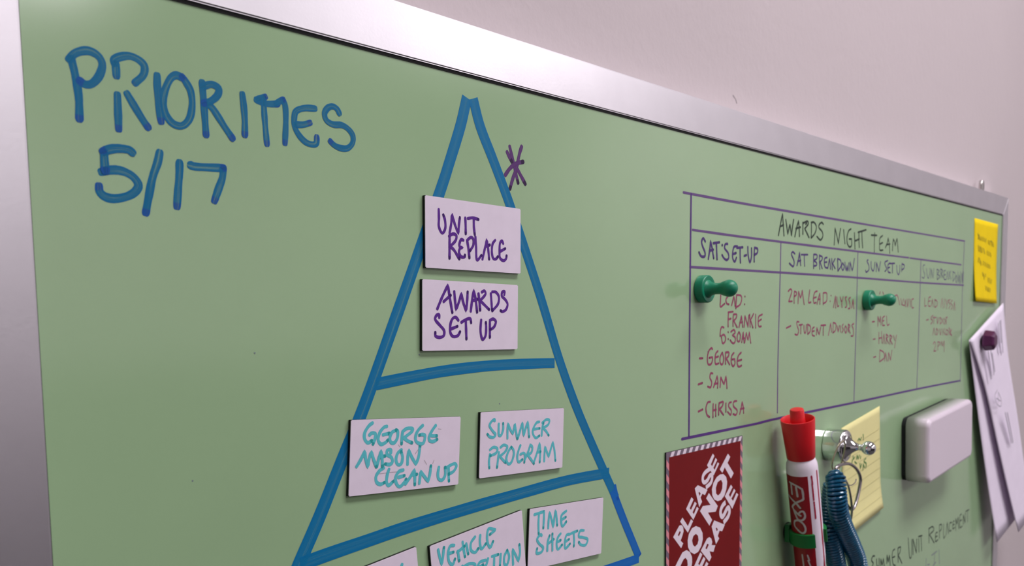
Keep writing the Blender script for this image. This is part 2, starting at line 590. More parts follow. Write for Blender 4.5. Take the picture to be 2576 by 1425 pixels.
rail(xl - FW, xr + FW, zf, zf + FW, 't')
rail(xl - FW, xr + FW, zb - FW, zb, 'b')
rail(xl - FW, xl, zb - FW, zf + FW, 'l')
rail(xr, xr + FW, zb - FW, zf + FW, 'r')
for i, (a, b, c, d) in enumerate(((xl - .0006, xr + .0006, zt, zf + .001), (xl - .0006, xl + .0003, zb, zt), (xr - .0003, xr + .0006, zb, zt))):
    bm = bmesh.new()
    box(bm, a, b, -0.00025, 0.004, c, d)
    bm_obj('black_strip', bm, M['black_mag'], board)  # black strip along this edge of the glass
# hanging clip above the frame
bm = bmesh.new()
c0 = at(2472, 474, -0.009)
zz = zf + FW
cx = c0.x
slab(bm, [(cx + a, .0085, zz + b) for a, b in ((-.0045, -.004), (.0045, -.004), (.0045, .0095), (.003, .0135), (-.003, .0135), (-.0045, .0095))], 0.0033)
bevel(bm, 0.0010, 3)
o = bm_obj('hanging_clip', bm, M['clip_metal'], board, True)
o['label'] = 'small rounded metal clip above the top frame'

o = ink('scuff_mark', bpy.data.objects['wall_back'], INK['scuff'], 'px', '1844,241 1850,250 1853,259', 0.0012, -YW, None)
# ------------------------------------------------------------------ writing on the glass
def word(mt, crop, text, w, label, name='handwriting'):
    return ink(name, board, INK[mt], crop, text, w, 0.0, label, butt=(name == 'pyramid_line'))


word('blue', 'A', '715,590 745,700 775,850 795,1000 800,1200;695,600 760,535 880,510 985,560 1030,650 1000,760 930,840 860,850 800,812;'
     '1182,955 1195,1300;1280,945 1360,1080 1440,1210 1492,1285;'
     '1582,760 1585,900 1600,1060 1622,1225;1830,780 1770,758 1710,800 1655,930 1645,1050 1680,1170 1750,1250 1840,1265 1910,1190 1935,1050 1920,920 1880,840 1835,775;'
     '2035,830 2045,950 2060,1150 2075,1360;2045,870 2130,850 2200,890 2190,960 2120,1020 2050,1040;2060,1040 2130,1080 2200,1180 2270,1290 2342,1395;'
     '2440,950 2455,1080 2465,1220 2465,1360', 0.0021, 'first part of the blue handwritten word PRIORITIES')
word('blue_plain', 'A', '1150,640 1150,600 1220,570 1310,565 1400,605 1455,670 1440,760 1360,835;1165,640 1172,765', 0.0021, 'wiped upper half of the second blue letter')
word('blue', 'B', '780,480 850,510 920,530 1040,530;800,475 890,445;870,450 875,600 890,800 910,1010;1020,525 1060,500 1105,480;1105,485 1130,570 1135,750 1125,1000;'
     '1485,585 1360,580 1260,615 1235,700 1240,800 1290,900 1370,985 1450,1015 1500,1000 1505,925;1260,775 1340,778 1425,755;'
     '1775,645 1750,595 1700,560 1640,575 1598,640 1620,725 1700,775 1800,782 1880,830 1935,910 1930,1000 1870,1060 1780,1055 1710,1020 1665,975', 0.0020,
     'last part of the blue handwritten word PRIORITIES')
word('blue', 'C', '870,400 820,365 700,350 600,360 515,390;530,395 535,500 545,620;500,630 600,610 700,610 800,640 890,700 942,790 900,870 800,925 660,950 550,930 480,870 470,800;'
     '1195,400 1170,520 1110,700 1060,950 1030,1120;1432,520 1430,650 1415,850 1402,1045;1560,550 1650,570 1960,585!;1955,580 1945,700 1900,830 1850,975', 0.0023,
     'blue handwritten date 5/17')
word('pyramid', 'px', '1174.5,246 1158,318 1130,410 1111,470 1047,655 985,830 917,1020 860,1160 804,1300 750,1425 735,1465', 0.0050, 'left side of the blue drawn pyramid', 'pyramid_line')
word('pyramid', 'px', '1190,248 1208,318 1238,396 1266,470 1284,520 1322,632 1362,755 1407,905 1448,1020 1490,1120 1531,1212 1550,1255', 0.0050, 'right side of the blue drawn pyramid', 'pyramid_line')
word('pyramid', 'px', '946,967 1040,948 1131,932 1240,920 1350,915 1395,914', 0.0042, 'upper level bar of the blue drawn pyramid', 'pyramid_line')
word('pyramid', 'px', '755,1421 835,1392 922,1362 1030,1325 1180,1279 1320,1239 1430,1209 1532,1190', 0.0047, 'lower level bar of the blue drawn pyramid', 'pyramid_line')
word('deep', 'I', '2150,60 2210,225 2290,430 2360,600 2435,785', 0.0048, 'darker blue foot of the right pyramid side', 'pyramid_line')
word('deep', 'I', '2176,15 2192,90 2205,150', 0.0020, 'dark blue spike where the right pyramid side was drawn over', 'drawn_mark')
word('deep', 'I', '2435,795 2280,850 2120,905 2000,945', 0.0044, 'blue base line of the drawn pyramid', 'pyramid_line')
word('plum', 'D', '1232,860 1260,980 1290,1100 1310,1200 1340,1325;1198,930 1262,1060;1385,860 1355,960 1320,1130 1275,1260 1235,1400;1175,1225 1235,1140 1310,1080 1405,1055;'
     '1330,1150 1390,1260 1432,1340', 0.0017, 'purple handwritten asterisk', 'drawn_asterisk')

LW = 0.0013
for t, mt, nm in (('1719,484.4 1868,512 2080,548.4 2427,607', 'line', 'top line'), ('1742,578.7 1868.4,596.4 2080,623.4 2286,648.8', 'line', 'second line'),
                  ('2289,649.5 2418,666.5', 'line', 'second line'), ('1735.4,672 1962.8,686 2157,699 2313.7,711.3 2424,718', 'line', 'third line'),
                  ('1715,1105.4 1904.4,1066.2', 'line_dark', 'bottom line'), ('1906.5,1065.6 1964.6,1051.6 2160,1011 2305.4,979.7 2415.5,958', 'line_dark', 'bottom line'),
                  ('1738.4,489 1736.2,670.5 1734,905.6 1732.8,1097', 'line_dark', 'left side'), ('1964.4,611.6 1962.8,684 1957,910 1955.5,1038.8', 'line', 'column rule'),
                  ('2158,634 2154.7,780 2150.1,940 2148,1012', 'line', 'column rule'), ('2316.8,655.7 2312.9,780 2307.6,940 2306,979.7', 'line', 'column rule'),
                  ('2426.4,606.3 2421.3,722 2416.2,940 2415,958', 'line', 'right side')):
    word(mt, 'px', t, LW if mt == 'line' else LW * 1.1, 'thin purple ' + nm + ' of the drawn table', 'table_line')

word('black', 'L', '118,470 150,290 185,115! 195,290 208,475;140,330 200,300;238,215 255,340 270,450! 290,350 305,290! 320,400 330,480! 345,340 365,215;'
     '385,490 410,360 445,230! 455,360 460,485;400,360 475,335;515,260 515,370 515,450;520,270 590,240 600,290 545,360! 580,430 615,505;560,290 575,270;'
     '655,280 655,400 650,510;650,260 700,260 735,330 715,430 655,510;850,290 820,260 780,300 780,350 830,410 840,490 800,545 745,490', 0.0013, 'black handwritten word AWARDS in the table heading')
word('black', 'L', '1025,625 1035,480 1040,350! 1070,480 1095,610! 1110,480 1130,360;1180,380 1190,500 1200,605;1300,365 1260,400 1235,500 1240,600 1275,660 1310,630 1310,530! 1270,530;'
     '1355,430 1360,560 1365,690;1430,430 1430,560 1435,665;1365,560 1435,530;1415,420 1480,400 1545,380;1475,400 1480,540 1490,670', 0.0013, 'black handwritten word NIGHT')
word('black', 'L', '1630,465 1720,470;1685,430 1680,600 1680,745;1815,475 1770,520 1765,620 1770,710 1820,710;1775,610 1815,590;1860,670 1890,590 1905,510! 1925,640 1930,760;1880,620 1935,610;'
     '1975,720 1980,620 1990,530! 2010,580 2020,640! 2035,570 2050,520! 2060,630 2070,740', 0.0013, 'black handwritten word TEAM')
word('header', 'K', '440,880 410,830 385,880 400,950 435,1040 430,1100 380,1100 345,1040;485,1140 505,1010 520,870! 545,1000 565,1130;500,1020 560,1000;560,905 650,890;605,905 610,1020 615,1145;'
     '690,930 694,936;775,915 740,920 730,980 780,1050 790,1120 760,1155 720,1130 690,1080;920,950 870,960 850,1040 850,1130 880,1180 905,1120;850,1070 900,1050;910,975 1000,965;960,975 960,1080 965,1195;'
     '1020,1095 1055,1080;1075,960 1080,1080 1105,1190 1130,1100 1130,980;1175,970 1170,1080 1170,1180;1180,970 1220,990 1215,1050 1170,1080', 0.0014, 'purple handwritten column heading SAT SET-UP')
word('header', 'L', '385,770 350,740 330,780 370,880 370,950 350,975 295,925;420,960 445,850 460,745! 470,850 480,960;430,890 480,880;490,785 595,785;540,790 540,880 545,970;'
     '690,780 690,900 690,1010;690,780 745,790 740,850 700,880 740,920 735,960 690,970;785,790 785,900 790,1020;785,800 830,820 825,870 795,900! 830,1010;910,830 870,850 865,930 880,990 915,1000;870,910 905,905;'
     '920,1010 935,930 950,850! 960,930 965,1020;985,850 990,940 995,1030;1040,850 1000,930! 1040,1010;1080,850 1085,950 1085,1050;1085,850 1130,880 1140,960 1090,1050;'
     '1165,920 1145,980 1165,1040 1190,980 1165,920;1200,910 1210,1000 1225,1050! 1235,960! 1250,1050 1265,920;1280,1050 1285,900! 1320,1050! 1340,960 1355,850', 0.0012, 'purple handwritten column heading SAT BREAKDOWN')
word('header', 'L', '1580,870 1560,890 1590,960 1590,1030 1550,1070 1535,1040;1625,900 1630,1000 1660,1050 1680,990 1690,910;1710,1060 1715,910! 1755,1060! 1780,900;1900,880 1850,910 1860,960 1880,1020 1850,1060;'
     '1930,920 1900,960 1905,1060 1940,1080;1905,1000 1930,990;1930,930 2010,925;1975,930 1975,1080;2045,960 2050,1060 2075,1110 2095,1050 2095,960;2130,940 2125,1060;2130,930 2170,960 2160,1010 2130,1030',
     0.00115, 'purple handwritten column heading SUN SET UP')
word('header', 'M', '1205,690 1180,710 1185,790 1205,850 1190,910 1165,890;1235,750 1245,860 1265,910 1285,830 1290,750;1305,910 1310,750! 1340,910! 1355,750;1405,760 1410,930;1405,765 1440,790 1415,840 1450,880 1415,930;'
     '1465,750 1470,900;1470,760 1500,790 1475,830! 1505,900;1545,780 1520,800 1520,920 1550,930;1520,860 1545,850;1560,930 1575,790! 1590,930;1605,790 1605,920;1630,790 1610,850! 1635,930;'
     '1660,800 1700,830 1700,900 1665,960;1665,800 1665,960;1725,860 1710,920 1720,980 1735,920 1725,860;1745,800 1755,990! 1768,850! 1782,1000 1790,800;1805,990 1810,820! 1828,990 1838,800', 0.0008,
     'purple handwritten column heading SUN BREAKDOWN')
CW = 0.0011
word('crimson', 'N', '645,470 640,560 640,640 700,595;745,495 720,530 728,590 760,605;800,620 815,560 830,490! 845,560 850,630;870,480 865,580 860,665;870,470 930,480 945,530 920,610 860,650;990,490 992,497;985,600 987,607',
     CW, 'crimson handwritten word LEAD beside the nearer green magnet')
word('crimson', 'N', '755,720 750,830 750,925;750,720 820,710;755,820 790,810;825,750 820,840 820,920;825,750 870,750 865,800 830,840! 855,890 880,935;905,935 925,850 940,770! 950,850 960,930;915,870 955,860;'
     '980,930 985,850 990,770! 1015,850 1035,930! 1040,840 1050,760;1115,740 1070,830! 1105,940;1060,750 1065,930;1145,750 1145,945;1240,750 1190,780 1180,850 1190,920 1225,920;1185,850 1225,820', CW,
     'crimson handwritten name in the first column')
word('crimson', 'N', '690,940 660,930 640,980 635,1060!;650,1060 690,1040 715,1090 700,1150 670,1160 655,1080;750,1000 752,1007;750,1100 752,1107;790,1000 830,970 850,1010 810,1050! 850,1080 850,1140 820,1165 780,1120;'
     '905,1000 880,1060 885,1130 915,1130 925,1050 905,1000;945,1150 955,1080 965,1000! 980,1160;950,1100 980,1090;990,1150 1000,1080 1010,1010! 1025,1080 1035,1120! 1055,1000! 1065,1090 1075,1160', CW,
     'crimson handwritten time 5:30AM')
word('crimson', 'O', '325,232 370,230;505,105 490,90 455,130 435,220 445,310 485,310 505,260 505,215! 460,225;580,130 550,170 540,260 550,310 590,300;545,220 585,205;640,150 610,220 615,300 645,310 660,230 640,150;'
     '685,160 685,240 685,310;685,150 730,150 725,200 695,230! 740,315;800,155 770,200 765,290 790,340 815,300 810,240! 780,245;900,150 860,200 845,290 865,345 905,330;855,265 905,250', CW * 1.08,
     'crimson handwritten six letter name in the first column')
word('crimson', 'O', '310,590 365,570;510,440 480,440 470,500 495,560 480,630 440,620;520,630 545,560 570,475! 580,560 575,640;530,585 580,575;610,630 615,560 620,490! 645,550 665,590! 680,530 690,475! 700,560 705,645',
     CW * 1.08, 'crimson handwritten three letter name in the first column')
word('crimson', 'O', '310,965 370,935;475,830 440,840 415,920 430,1010 465,1040;515,860 512,950 512,1045;550,870 550,950 550,1030;515,950 555,940;595,860 590,940 590,1010;595,850 650,830 640,890 600,930! 655,1010;690,850 690,970;'
     '765,835 735,850 730,900 765,950 755,1010 715,970;840,820 800,830 795,890 845,950 830,1010 790,1000;880,1000 900,920 915,830! 930,910 935,985;890,930 940,920', CW * 1.08,
     'crimson handwritten seven letter name in the first column')
word('crimson', 'P', '305,380 345,340 370,380 345,470 310,565! 375,560;415,380 410,490 410,595;415,380 450,400 445,450 415,470;480,600 485,480 490,380! 510,450 525,500! 545,430 555,355! 570,480 590,615;'
     '690,360 675,480 670,580 710,575;825,375 780,400 755,500 765,590 800,580;760,500 805,485;820,610 845,500 870,415! 875,500 870,610;835,530 880,520;930,410 930,520 930,620;930,410 990,410 1000,480 990,560 935,600;'
     '1070,455 1072,462;1055,555 1057,562;1115,670 1135,560 1150,460! 1155,560 1155,680;1175,480 1180,580 1190,650 1210,640;1235,480 1255,560;1290,480 1265,590 1270,670;1350,480 1325,500 1345,570 1350,650 1325,670;'
     '1420,490 1390,520 1410,590 1410,680 1380,690;1440,680 1455,600 1465,520! 1480,690', CW, 'crimson handwritten line starting 2PM LEAD')
word('crimson', 'P', '270,1040 350,1000;500,930 460,930 465,1000 490,1080 470,1160 425,1150;500,985 560,975;530,985 530,1140;585,990 590,1100 610,1130 625,1070 630,980;650,980 655,1140;650,970 700,1010 695,1100 655,1150;'
     '770,1020 735,1060 735,1160 775,1180;740,1100 770,1090;810,1160 815,1030! 860,1160! 885,1030;890,990 975,985;935,990 930,1170;1025,1170 1045,1060 1065,950! 1080,1110;1110,960 1105,1130;1110,940 1160,970 1150,1080 1110,1120;'
     '1180,1000 1200,1110! 1220,1000;1240,1000 1240,1110;1290,970 1270,1010 1290,1070 1265,1120;1330,1000 1315,1060 1335,1130 1355,1060 1330,1000;1380,970 1380,1110;1380,970 1410,1000 1385,1050! 1415,1130;'
     '1480,960 1445,990 1470,1060 1470,1170 1430,1180', CW, 'crimson handwritten words STUDENT ADVISORS in the second column')
word('crimson', 'Q', '440,205 430,235;480,210 490,240;690,250 660,270;690,250 712,300 730,400;640,380 660,350;750,310 760,400;790,310 770,400! 800,410;805,420 815,320! 825,430;840,310 850,440! 870,310;890,320 890,430;940,310 910,330 915,440 940,440',
     CW * .9, 'crimson handwritten line half hidden behind the farther green magnet')
word('crimson', 'Q', '320,655 355,650;405,720 405,570! 430,660! 445,570! 450,700;505,570 475,600 475,700 505,705;480,640 500,635;535,570 545,700 575,690;335,915 365,910;420,810 420,980;460,800 465,970;420,900 465,890;'
     '480,980 495,830! 510,980;530,840 530,980;530,840 560,870 535,900! 565,980;585,850 585,990;585,850 615,880 590,920! 620,990;640,860 655,930;685,850 655,1040;340,1185 375,1175;435,1080 430,1250;435,1075 490,1110 500,1190 435,1250;'
     '505,1240 520,1110! 540,1240;560,1240 565,1110! 595,1230! 615,1080', CW * .95, 'crimson handwritten list of three names in the third column')
word('crimson', 'Q', '1105,300 1105,415 1130,410;1195,280 1165,300 1160,410 1190,420;1160,350 1190,340;1205,420 1220,310! 1235,430;1255,320 1255,430;1255,320 1290,350 1290,410 1255,440;1345,440 1365,300! 1380,450;1400,310 1400,440;'
     '1420,320 1435,390!;1455,320 1430,460;1485,320 1460,350 1485,400 1465,460;1515,330 1495,370 1520,420 1500,470;1535,480 1550,350! 1560,480;1130,630 1160,620;1230,555 1195,600 1225,640 1195,690;1245,580 1240,680;'
     '1230,590 1275,590;1290,590 1295,680 1320,590;1335,590 1335,690;1340,590 1365,640 1335,690;1395,600 1375,640 1395,690;1405,690 1410,610 1425,680;1420,590 1445,585;1435,590 1425,690;1225,850 1245,740! 1260,850;'
     '1280,750 1280,850 1305,800 1280,750;1325,760 1340,850 1355,760;1375,760 1375,850;1405,750 1390,800 1410,850;1430,770 1420,820 1440,850 1450,790 1430,770;1465,750 1465,850;1470,740 1490,790 1475,810 1500,860;'
     '1510,770 1490,810 1510,860;1230,990 1255,950 1265,1010 1240,1095!;1245,1095 1275,1085;1300,960 1300,1080;1300,950 1335,970 1310,1020;1350,1010 1355,940! 1375,1020! 1395,940 1395,1100', CW * .85,
     'crimson handwritten notes in the fourth column')
word('black', 'R', '455,1210 420,1215 395,1290 430,1350 410,1402;490,1270 500,1402 535,1402 540,1260;570,1402 572,1265! 600,1390! 620,1255! 640,1402;685,1350 690,1190! 715,1330! 735,1190! 752,1390;'
     '840,1080 800,1120 790,1240 810,1370 850,1390;800,1240 840,1220;900,1060 900,1200 905,1330;900,1060 950,1040 940,1130 905,1200! 940,1270 975,1350', 0.0013, 'black handwritten word SUMMER low on the board')
word('black', 'R', '1095,870 1105,1050 1125,1240 1160,1200 1165,900;1190,1180 1185,880! 1220,1020 1250,1160! 1258,890;1295,880 1300,1130;1290,840 1360,820;1340,840 1350,1110', 0.0013, 'black handwritten word UNIT low on the board')
word('black', 'R', '1490,960 1490,690;1485,690 1560,650 1580,720 1500,800! 1590,960;1650,760 1620,780 1615,930 1660,900;1615,850 1650,830;1690,880 1690,620;1690,620 1730,610 1730,690 1695,740;1770,600 1770,860 1800,830;'
     '1815,810 1838,560! 1862,780;1925,570 1885,590 1880,730 1915,720;1975,545 1950,560 1945,690 1980,665;1948,620 1972,605;2000,720 2000,490! 2025,600! 2045,460! 2060,690;2110,410 2080,450 2080,660 2125,640;2085,540 2115,520;2145,610 2145,420! 2180,580! 2185,390;2190,360 2255,325;2225,350 2225,560',
     0.0012, 'black handwritten word REPLACEMENT low on the board')
word('grey', 'R', '1440,1260 1430,1402;1540,1200 1640,1120;1600,1150 1590,1390;1680,1090 1690,1350;1460,1380 1500,1370;1570,1390 1620,1330', 0.0012, 'faded grey writing below the black words')
# small smudges and specks on the glass
word('grey', 'px', '1128,133 1129,134;484,1210 484,1211;640,888 641,889;1054,892 1055,893;1256,1016 1257,1017;1780,885 1780,886', 0.0005, None, 'speck')['kind'] = 'stuff'

# ------------------------------------------------------------------ printed name cards (magnets 2 x 1 inch)
CT = 0.0014


def rect_from(tl, tr, bl=None, br=None, wd=0.0508, ht=0.0254, off=CT):
    a, b = at(*tl, off), at(*tr, off)
    u = (b - a)
    if bl and br:
        u = u.normalized() + (at(*br, off) - at(*bl, off)).normalized()
    u.normalize()
    v = Vector((u.z, 0, -u.x))
    if bl and br:
        c = (a + b + at(*bl, off) + at(*br, off)) / 4
    elif bl == 'right':
        c = b - u * wd / 2 + v * ht / 2
    else:
        c = (a + b) / 2 + v * ht / 2
    return [c - u * wd / 2 - v * ht / 2, c + u * wd / 2 - v * ht / 2, c + u * wd / 2 + v * ht / 2, c - u * wd / 2 + v * ht / 2], c


def card(corners, words, inkname, label, w):
    q, c = rect_from(*corners)
    root = empty('magnetic_card', (c.x, 0, c.z), label, 'magnet', 'white magnetic cards in the pyramid')
    bm = bmesh.new()
    slab(bm, [(p.x, -CT + .00022, p.z) for p in q], CT - .00022 - .0001)
    bm_obj('magnet_backing', bm, M['black_mag'], root)
    bm = bmesh.new()
    slab(bm, [(p.x, -CT, p.z) for p in q], .00022)
    ed = [e for e in bm.edges if abs(e.verts[0].co.y - e.verts[1].co.y) > 1e-5]
    bmesh.ops.bevel(bm, geom=ed, offset=0.0003, segments=2, affect='EDGES')
    bm_obj('writing_face', bm, M['white_face'], root)
    for crop, t, lb in words:
        ink('handwriting', root, INK[inkname], crop, t, w, CT, lb)
    return root


card(((1069, 491), (1310, 526), (1071, 674), (1309, 689)), [
    ('E', '437,340 440,470 440,600 490,695 535,620 530,500 505,420;600,690 625,540 635,410! 680,570 730,700! 740,560 752,460;833,465 838,560 840,705;870,475 950,465 1030,490;960,490 962,600 975,715', 'purple handwritten word UNIT'),
    ('E', '600,720 598,900 598,1070;590,740 650,705 700,730 690,800 640,860 600,890! 660,940 710,1020 745,1080;805,800 770,790 745,860 755,900 790,910! 755,920 740,980 770,1045 820,1050 828,1020;860,800 880,920 895,1065;'
     '870,790 920,755 955,790 950,880 900,960;985,750 995,900 1000,1060 1020,1095 1075,1025;1090,1085 1120,950 1155,790! 1175,930 1190,1085;1130,900 1200,870;1280,800 1240,860 1230,980 1250,1070 1290,1080 1320,1045;'
     '1400,850 1380,810 1350,850 1345,960 1350,1060 1400,1105 1440,1080 1450,1030;1350,970 1430,925', 'purple handwritten word REPLACE')],
    'purple', 'white magnetic card reading UNIT REPLACE at the top of the pyramid', 0.00115)
card(((1062, 705), (1304, 720), (1062, 881), (1302, 877)), [
    ('F', '415,580 480,420 575,220! 600,400 640,635;510,470 615,375;668,320 680,450 695,590! 740,470 775,345! 800,470 845,610! 860,480 868,325;915,615 935,450 960,300! 990,450 1010,630;935,460 1030,430;'
     '1030,350 1045,480 1055,600;1080,330 1120,310 1135,360 1080,430 1050,450! 1110,510 1190,590;1215,350 1225,480 1232,600;1235,325 1290,330 1335,400 1320,510 1235,610;1415,370 1420,320 1385,330 1380,390 1430,440 1465,510 1440,590 1390,620 1360,605',
     'purple handwritten word AWARDS'),
    ('F', '445,710 440,665 400,680 385,740 450,820 515,900 510,980 450,1005 390,985 385,930;730,750 690,705 640,730 610,820 610,930 650,990 720,980 755,920;620,880 715,840;775,780 840,740 905,725 920,785;840,750 845,880 850,1030;'
     '1070,745 1060,880 1070,980 1095,1035 1135,980 1145,860 1140,780;1200,770 1200,880 1200,1005;1200,750 1250,730 1290,770 1260,850 1205,890', 'purple handwritten words SET UP')],
    'purple', 'white magnetic card reading AWARDS SET UP, second down in the pyramid', 0.00118)
c3 = card(((883.5, 1058.5), (1159, 1050), (878, 1249), (1152, 1218.5)), [
    ('G', '440,255 385,300 330,390 325,480 370,540 430,510!;395,430 430,400 480,410 475,480 445,560;645,305 600,320 540,400 520,500 560,560 620,540 660,500;590,425 680,405;775,360 720,390 690,460 700,530 750,540 795,470 800,380 775,355;'
     '870,380 860,480 855,555;870,380 930,335 1010,335 1000,380 940,430 890,470! 940,510 1005,540;1160,290 1100,350 1060,430 1060,510 1110,550 1170,540 1190,440 1150,420 1110,430;1345,290 1290,370 1250,460 1260,510 1310,520 1365,490;1290,440 1360,440',
     'teal handwritten first line of three'),
    ('G', '210,880 270,780 325,660! 340,770 370,885! 390,770 420,670! 455,780 495,885!;500,880 530,760 560,655! 575,760 580,880;530,750 620,730;700,690 700,640 650,650 650,710 710,750 725,810 690,850 620,845;'
     '855,640 800,690 775,780 800,850 850,840 870,750 850,665;940,850 945,740 960,645! 1000,740 1060,850! 1100,740 1120,580', 'teal handwritten second line of three'),
    ('G', '600,900 540,940 490,1020 495,1100 550,1135 610,1110;675,920 650,1000 640,1100 670,1150 740,1090;880,930 820,950 770,1030 780,1120 830,1170 900,1100 920,1060;810,1035 895,1010;910,1130 980,1030 1040,925! 1045,1030 1045,1140;'
     '1000,1000 1075,990;1110,1120 1120,1030 1130,950! 1180,1020 1235,1095! 1260,990 1275,870;1390,890 1375,990 1390,1060 1440,1070 1480,1000 1480,890;1530,900 1530,1000 1535,1090;1500,900 1560,860 1620,840 1640,880 1600,950 1530,990',
     'teal handwritten words CLEAN UP')],
    'teal', 'white magnetic card ending CLEAN UP, left card between the two pyramid bars', 0.00128)
ink('scratch', c3, INK['scuff'], 'G', '540,985 700,965 870,950;810,570 830,600;1180,790 1215,850;1320,790 1300,840;1050,700 1090,640;1380,340 1420,346', 0.0003, CT)['kind'] = 'stuff'
card(((1210.5, 1039), (1418, 1029), (1206, 1203.5), (1414, 1175.5)), [
    ('H', '400,370 390,345 340,390 320,450 370,530 410,580 380,625 320,615 285,575;462,415 460,520 465,590 500,590 530,500 530,405;597,640 598,520 605,410! 640,500 680,570! 700,480 710,415! 730,530 750,650!;'
     '760,640 800,500 830,400! 840,500 850,600! 880,490 912,380! 925,500 935,620;1095,385 1050,400 1000,490 995,570 1040,635 1095,600;1010,500 1100,485;1130,600 1140,480 1160,400;1140,400 1200,350 1250,360 1230,430 1150,480! 1200,530 1240,595',
     'teal handwritten word SUMMER'),
    ('H', '325,890 310,1000 315,1105;325,820 380,780 440,800 420,870 330,915;465,860 450,970 435,1095;490,780 540,745 595,770 560,850 480,920! 520,970 570,1020;655,780 610,850 580,960 610,1040 660,1010 695,900 690,820 655,775;'
     '800,750 770,830 750,930 770,1010 830,970!;800,890 850,870 870,910 860,1015;870,970 920,850 955,740! 985,780 970,860 910,900! 950,950 1010,1035;1015,1000 1060,860 1100,715! 1110,850 1100,1015;1060,860 1115,850;'
     '1170,1000 1175,880 1185,770! 1210,850 1240,930! 1270,820 1305,700! 1330,830 1345,990', 'teal handwritten word PROGRAM')],
    'teal', 'white magnetic card reading SUMMER PROGRAM, right card between the two pyramid bars', 0.00115)
card(((1333, 1281.7), (1518, 1252.6)), [
    ('I', '1305,325 1350,310 1410,290;1355,320 1350,420 1352,530;1410,300 1408,380 1402,470;1455,470 1460,380 1470,300! 1490,370 1510,460! 1520,370 1535,280! 1545,350 1552,440;1650,285 1600,330 1595,400 1610,450 1650,400;1600,380 1645,350', 'teal handwritten word TIME'),
    ('I', '1385,550 1370,540 1335,590 1360,640 1400,680 1380,730 1330,740 1335,690;1445,715 1450,620 1470,550;1500,710 1500,610 1500,530;1455,640 1515,590;1590,530 1560,570 1545,640 1560,700 1605,650;1560,620 1590,600;'
     '1680,535 1650,550 1635,620 1640,690 1690,640;1645,615 1680,590;1680,540 1720,520 1770,500;1730,520 1735,600 1732,665;1840,495 1800,500 1785,560 1830,570 1880,590 1860,650 1810,650 1785,620', 'teal handwritten word SHEETS')],
    'teal', 'white magnetic card reading TIME SHEETS, rightmost in the lowest row', 0.00125)
card(((1082.5, 1375), (1312, 1284.8)), [
    ('Y', '1100,415 1120,510 1145,600! 1160,500 1172,385;1300,360 1250,370 1225,450 1235,560 1280,600 1310,530;1240,460 1290,445;1345,430 1355,500 1362,555;1405,320 1420,420 1435,505;1340,450 1430,370;1450,340 1475,470;'
     '1560,255 1510,330 1510,420 1560,450 1600,400;1625,235 1620,320 1640,405 1695,340;1805,175 1745,225!;1810,165 1730,155 1710,250 1720,340 1750,385 1785,310', 'teal handwritten word VEHICLE'),
    ('Y', '1400,619 1430,700;1420,625 1490,590 1560,600 1540,680;1690,545 1620,570 1590,640 1600,720;1600,640 1660,600;1720,525 1700,600 1660,640;1770,500 1850,475;1800,500 1795,640;1880,470 1870,620;1960,425 1925,500 1925,590 1960,600 1985,500 1960,420;'
     '2035,600 2030,500 2030,410! 2065,480 2100,560! 2120,450 2112,350', 'teal handwritten letters cut off by the picture edge')],
    'teal', 'white magnetic card reading VEHICLE, tilted in the middle of the lowest row', 0.00125)
# the card at the lower left, cut by the picture's edge: its top right corner and its top edge are seen
B_, A_ = at(1047, 1376.7, CT), at(925.4, 1425, CT)
u_ = (A_ - B_).normalized()
TLp = B_ + u_ * 0.0508


def pix(p):
    d = p - CAM
    x, y, z = d.dot(ax_r), -d.dot(ax_u), d.dot(ax_f)
    return (CX + F * x / z, CY + F * y / z)


card((pix(TLp), (1047, 1376.7)), [('Y', '650,598 636,650 625,700', 'tip of a teal handwritten letter')], 'teal',
     'white magnetic card mostly cut off, leftmost in the lowest row', 0.0013)

# ------------------------------------------------------------------ green push magnets
def push_magnet(px, py, label, scale=1.0, material=None, name='push_magnet', group='green push magnets'):
    p = at(px, py, 0)
    root = empty(name, p, label, 'magnet', group)
    s = scale
    bm = bmesh.new()
    base = [(0.00005, 0), (0.00005, 6.6), (0.5, 7.1), (4.3, 7.1), (4.75, 6.95), (5.0, 6.6), (4.9, 5.3), (4.75, 4.6)]
    lathe(bm, [((a if i < 2 else a * 1e-3 * s) , b * 1e-3 * s) for i, (a, b) in enumerate(base)], p, Vector((0, -1, 0)), 56)
    bm_obj('base', bm, material, root, True)
    bm = bmesh.new()
    prof = [(4.7, 4.7), (5.2, 4.3), (6.0, 3.7), (7.2, 3.2), (8.8, 2.9), (10.5, 2.85), (12.0, 3.05), (13.2, 3.6)]
    for k in range(1, 15):
        a = math.radians(125 - k * 125 / 14)
        prof.append((16.4 + 4.35 * math.cos(a) , 4.35 * math.sin(a)))
    prof[-1] = (16.4 + 4.35, 0)
    lathe(bm, [(a * 1e-3 * s, b * 1e-3 * s) for a, b in prof], p, Vector((0, -1, 0)), 48)
    bm_obj('grip', bm, material, root, True)
    return root


push_magnet(1762, 728, 'green push magnet in the first table column, the nearer of two', material=M['green_plastic'])
push_magnet(2177.5, 756, 'green push magnet in the third table column, the farther of two', material=M['green_plastic'])

# ------------------------------------------------------------------ red sign magnet
SO = 0.0009
tl_, tr_ = at(1675.9, 1140, SO), at(1868, 1097, SO)
su = (tr_ - tl_).normalized()
sv = Vector((su.z, 0, -su.x))
bl_ = at(1676.6, 1425, SO)
dn = (bl_ - tl_).normalized()
if abs(dn.dot(sv)) > 0.9: sv = (sv + dn).normalized()
sw, sh = (tr_ - tl_).length, 0.112
sign = empty('sign_magnet', ((tl_ + tr_) / 2 + sv * sh / 2) * 1.0, 'dark red PLEASE DO NOT ERASE magnet with striped border left of the red marker', 'sign')
sign.location.y = 0


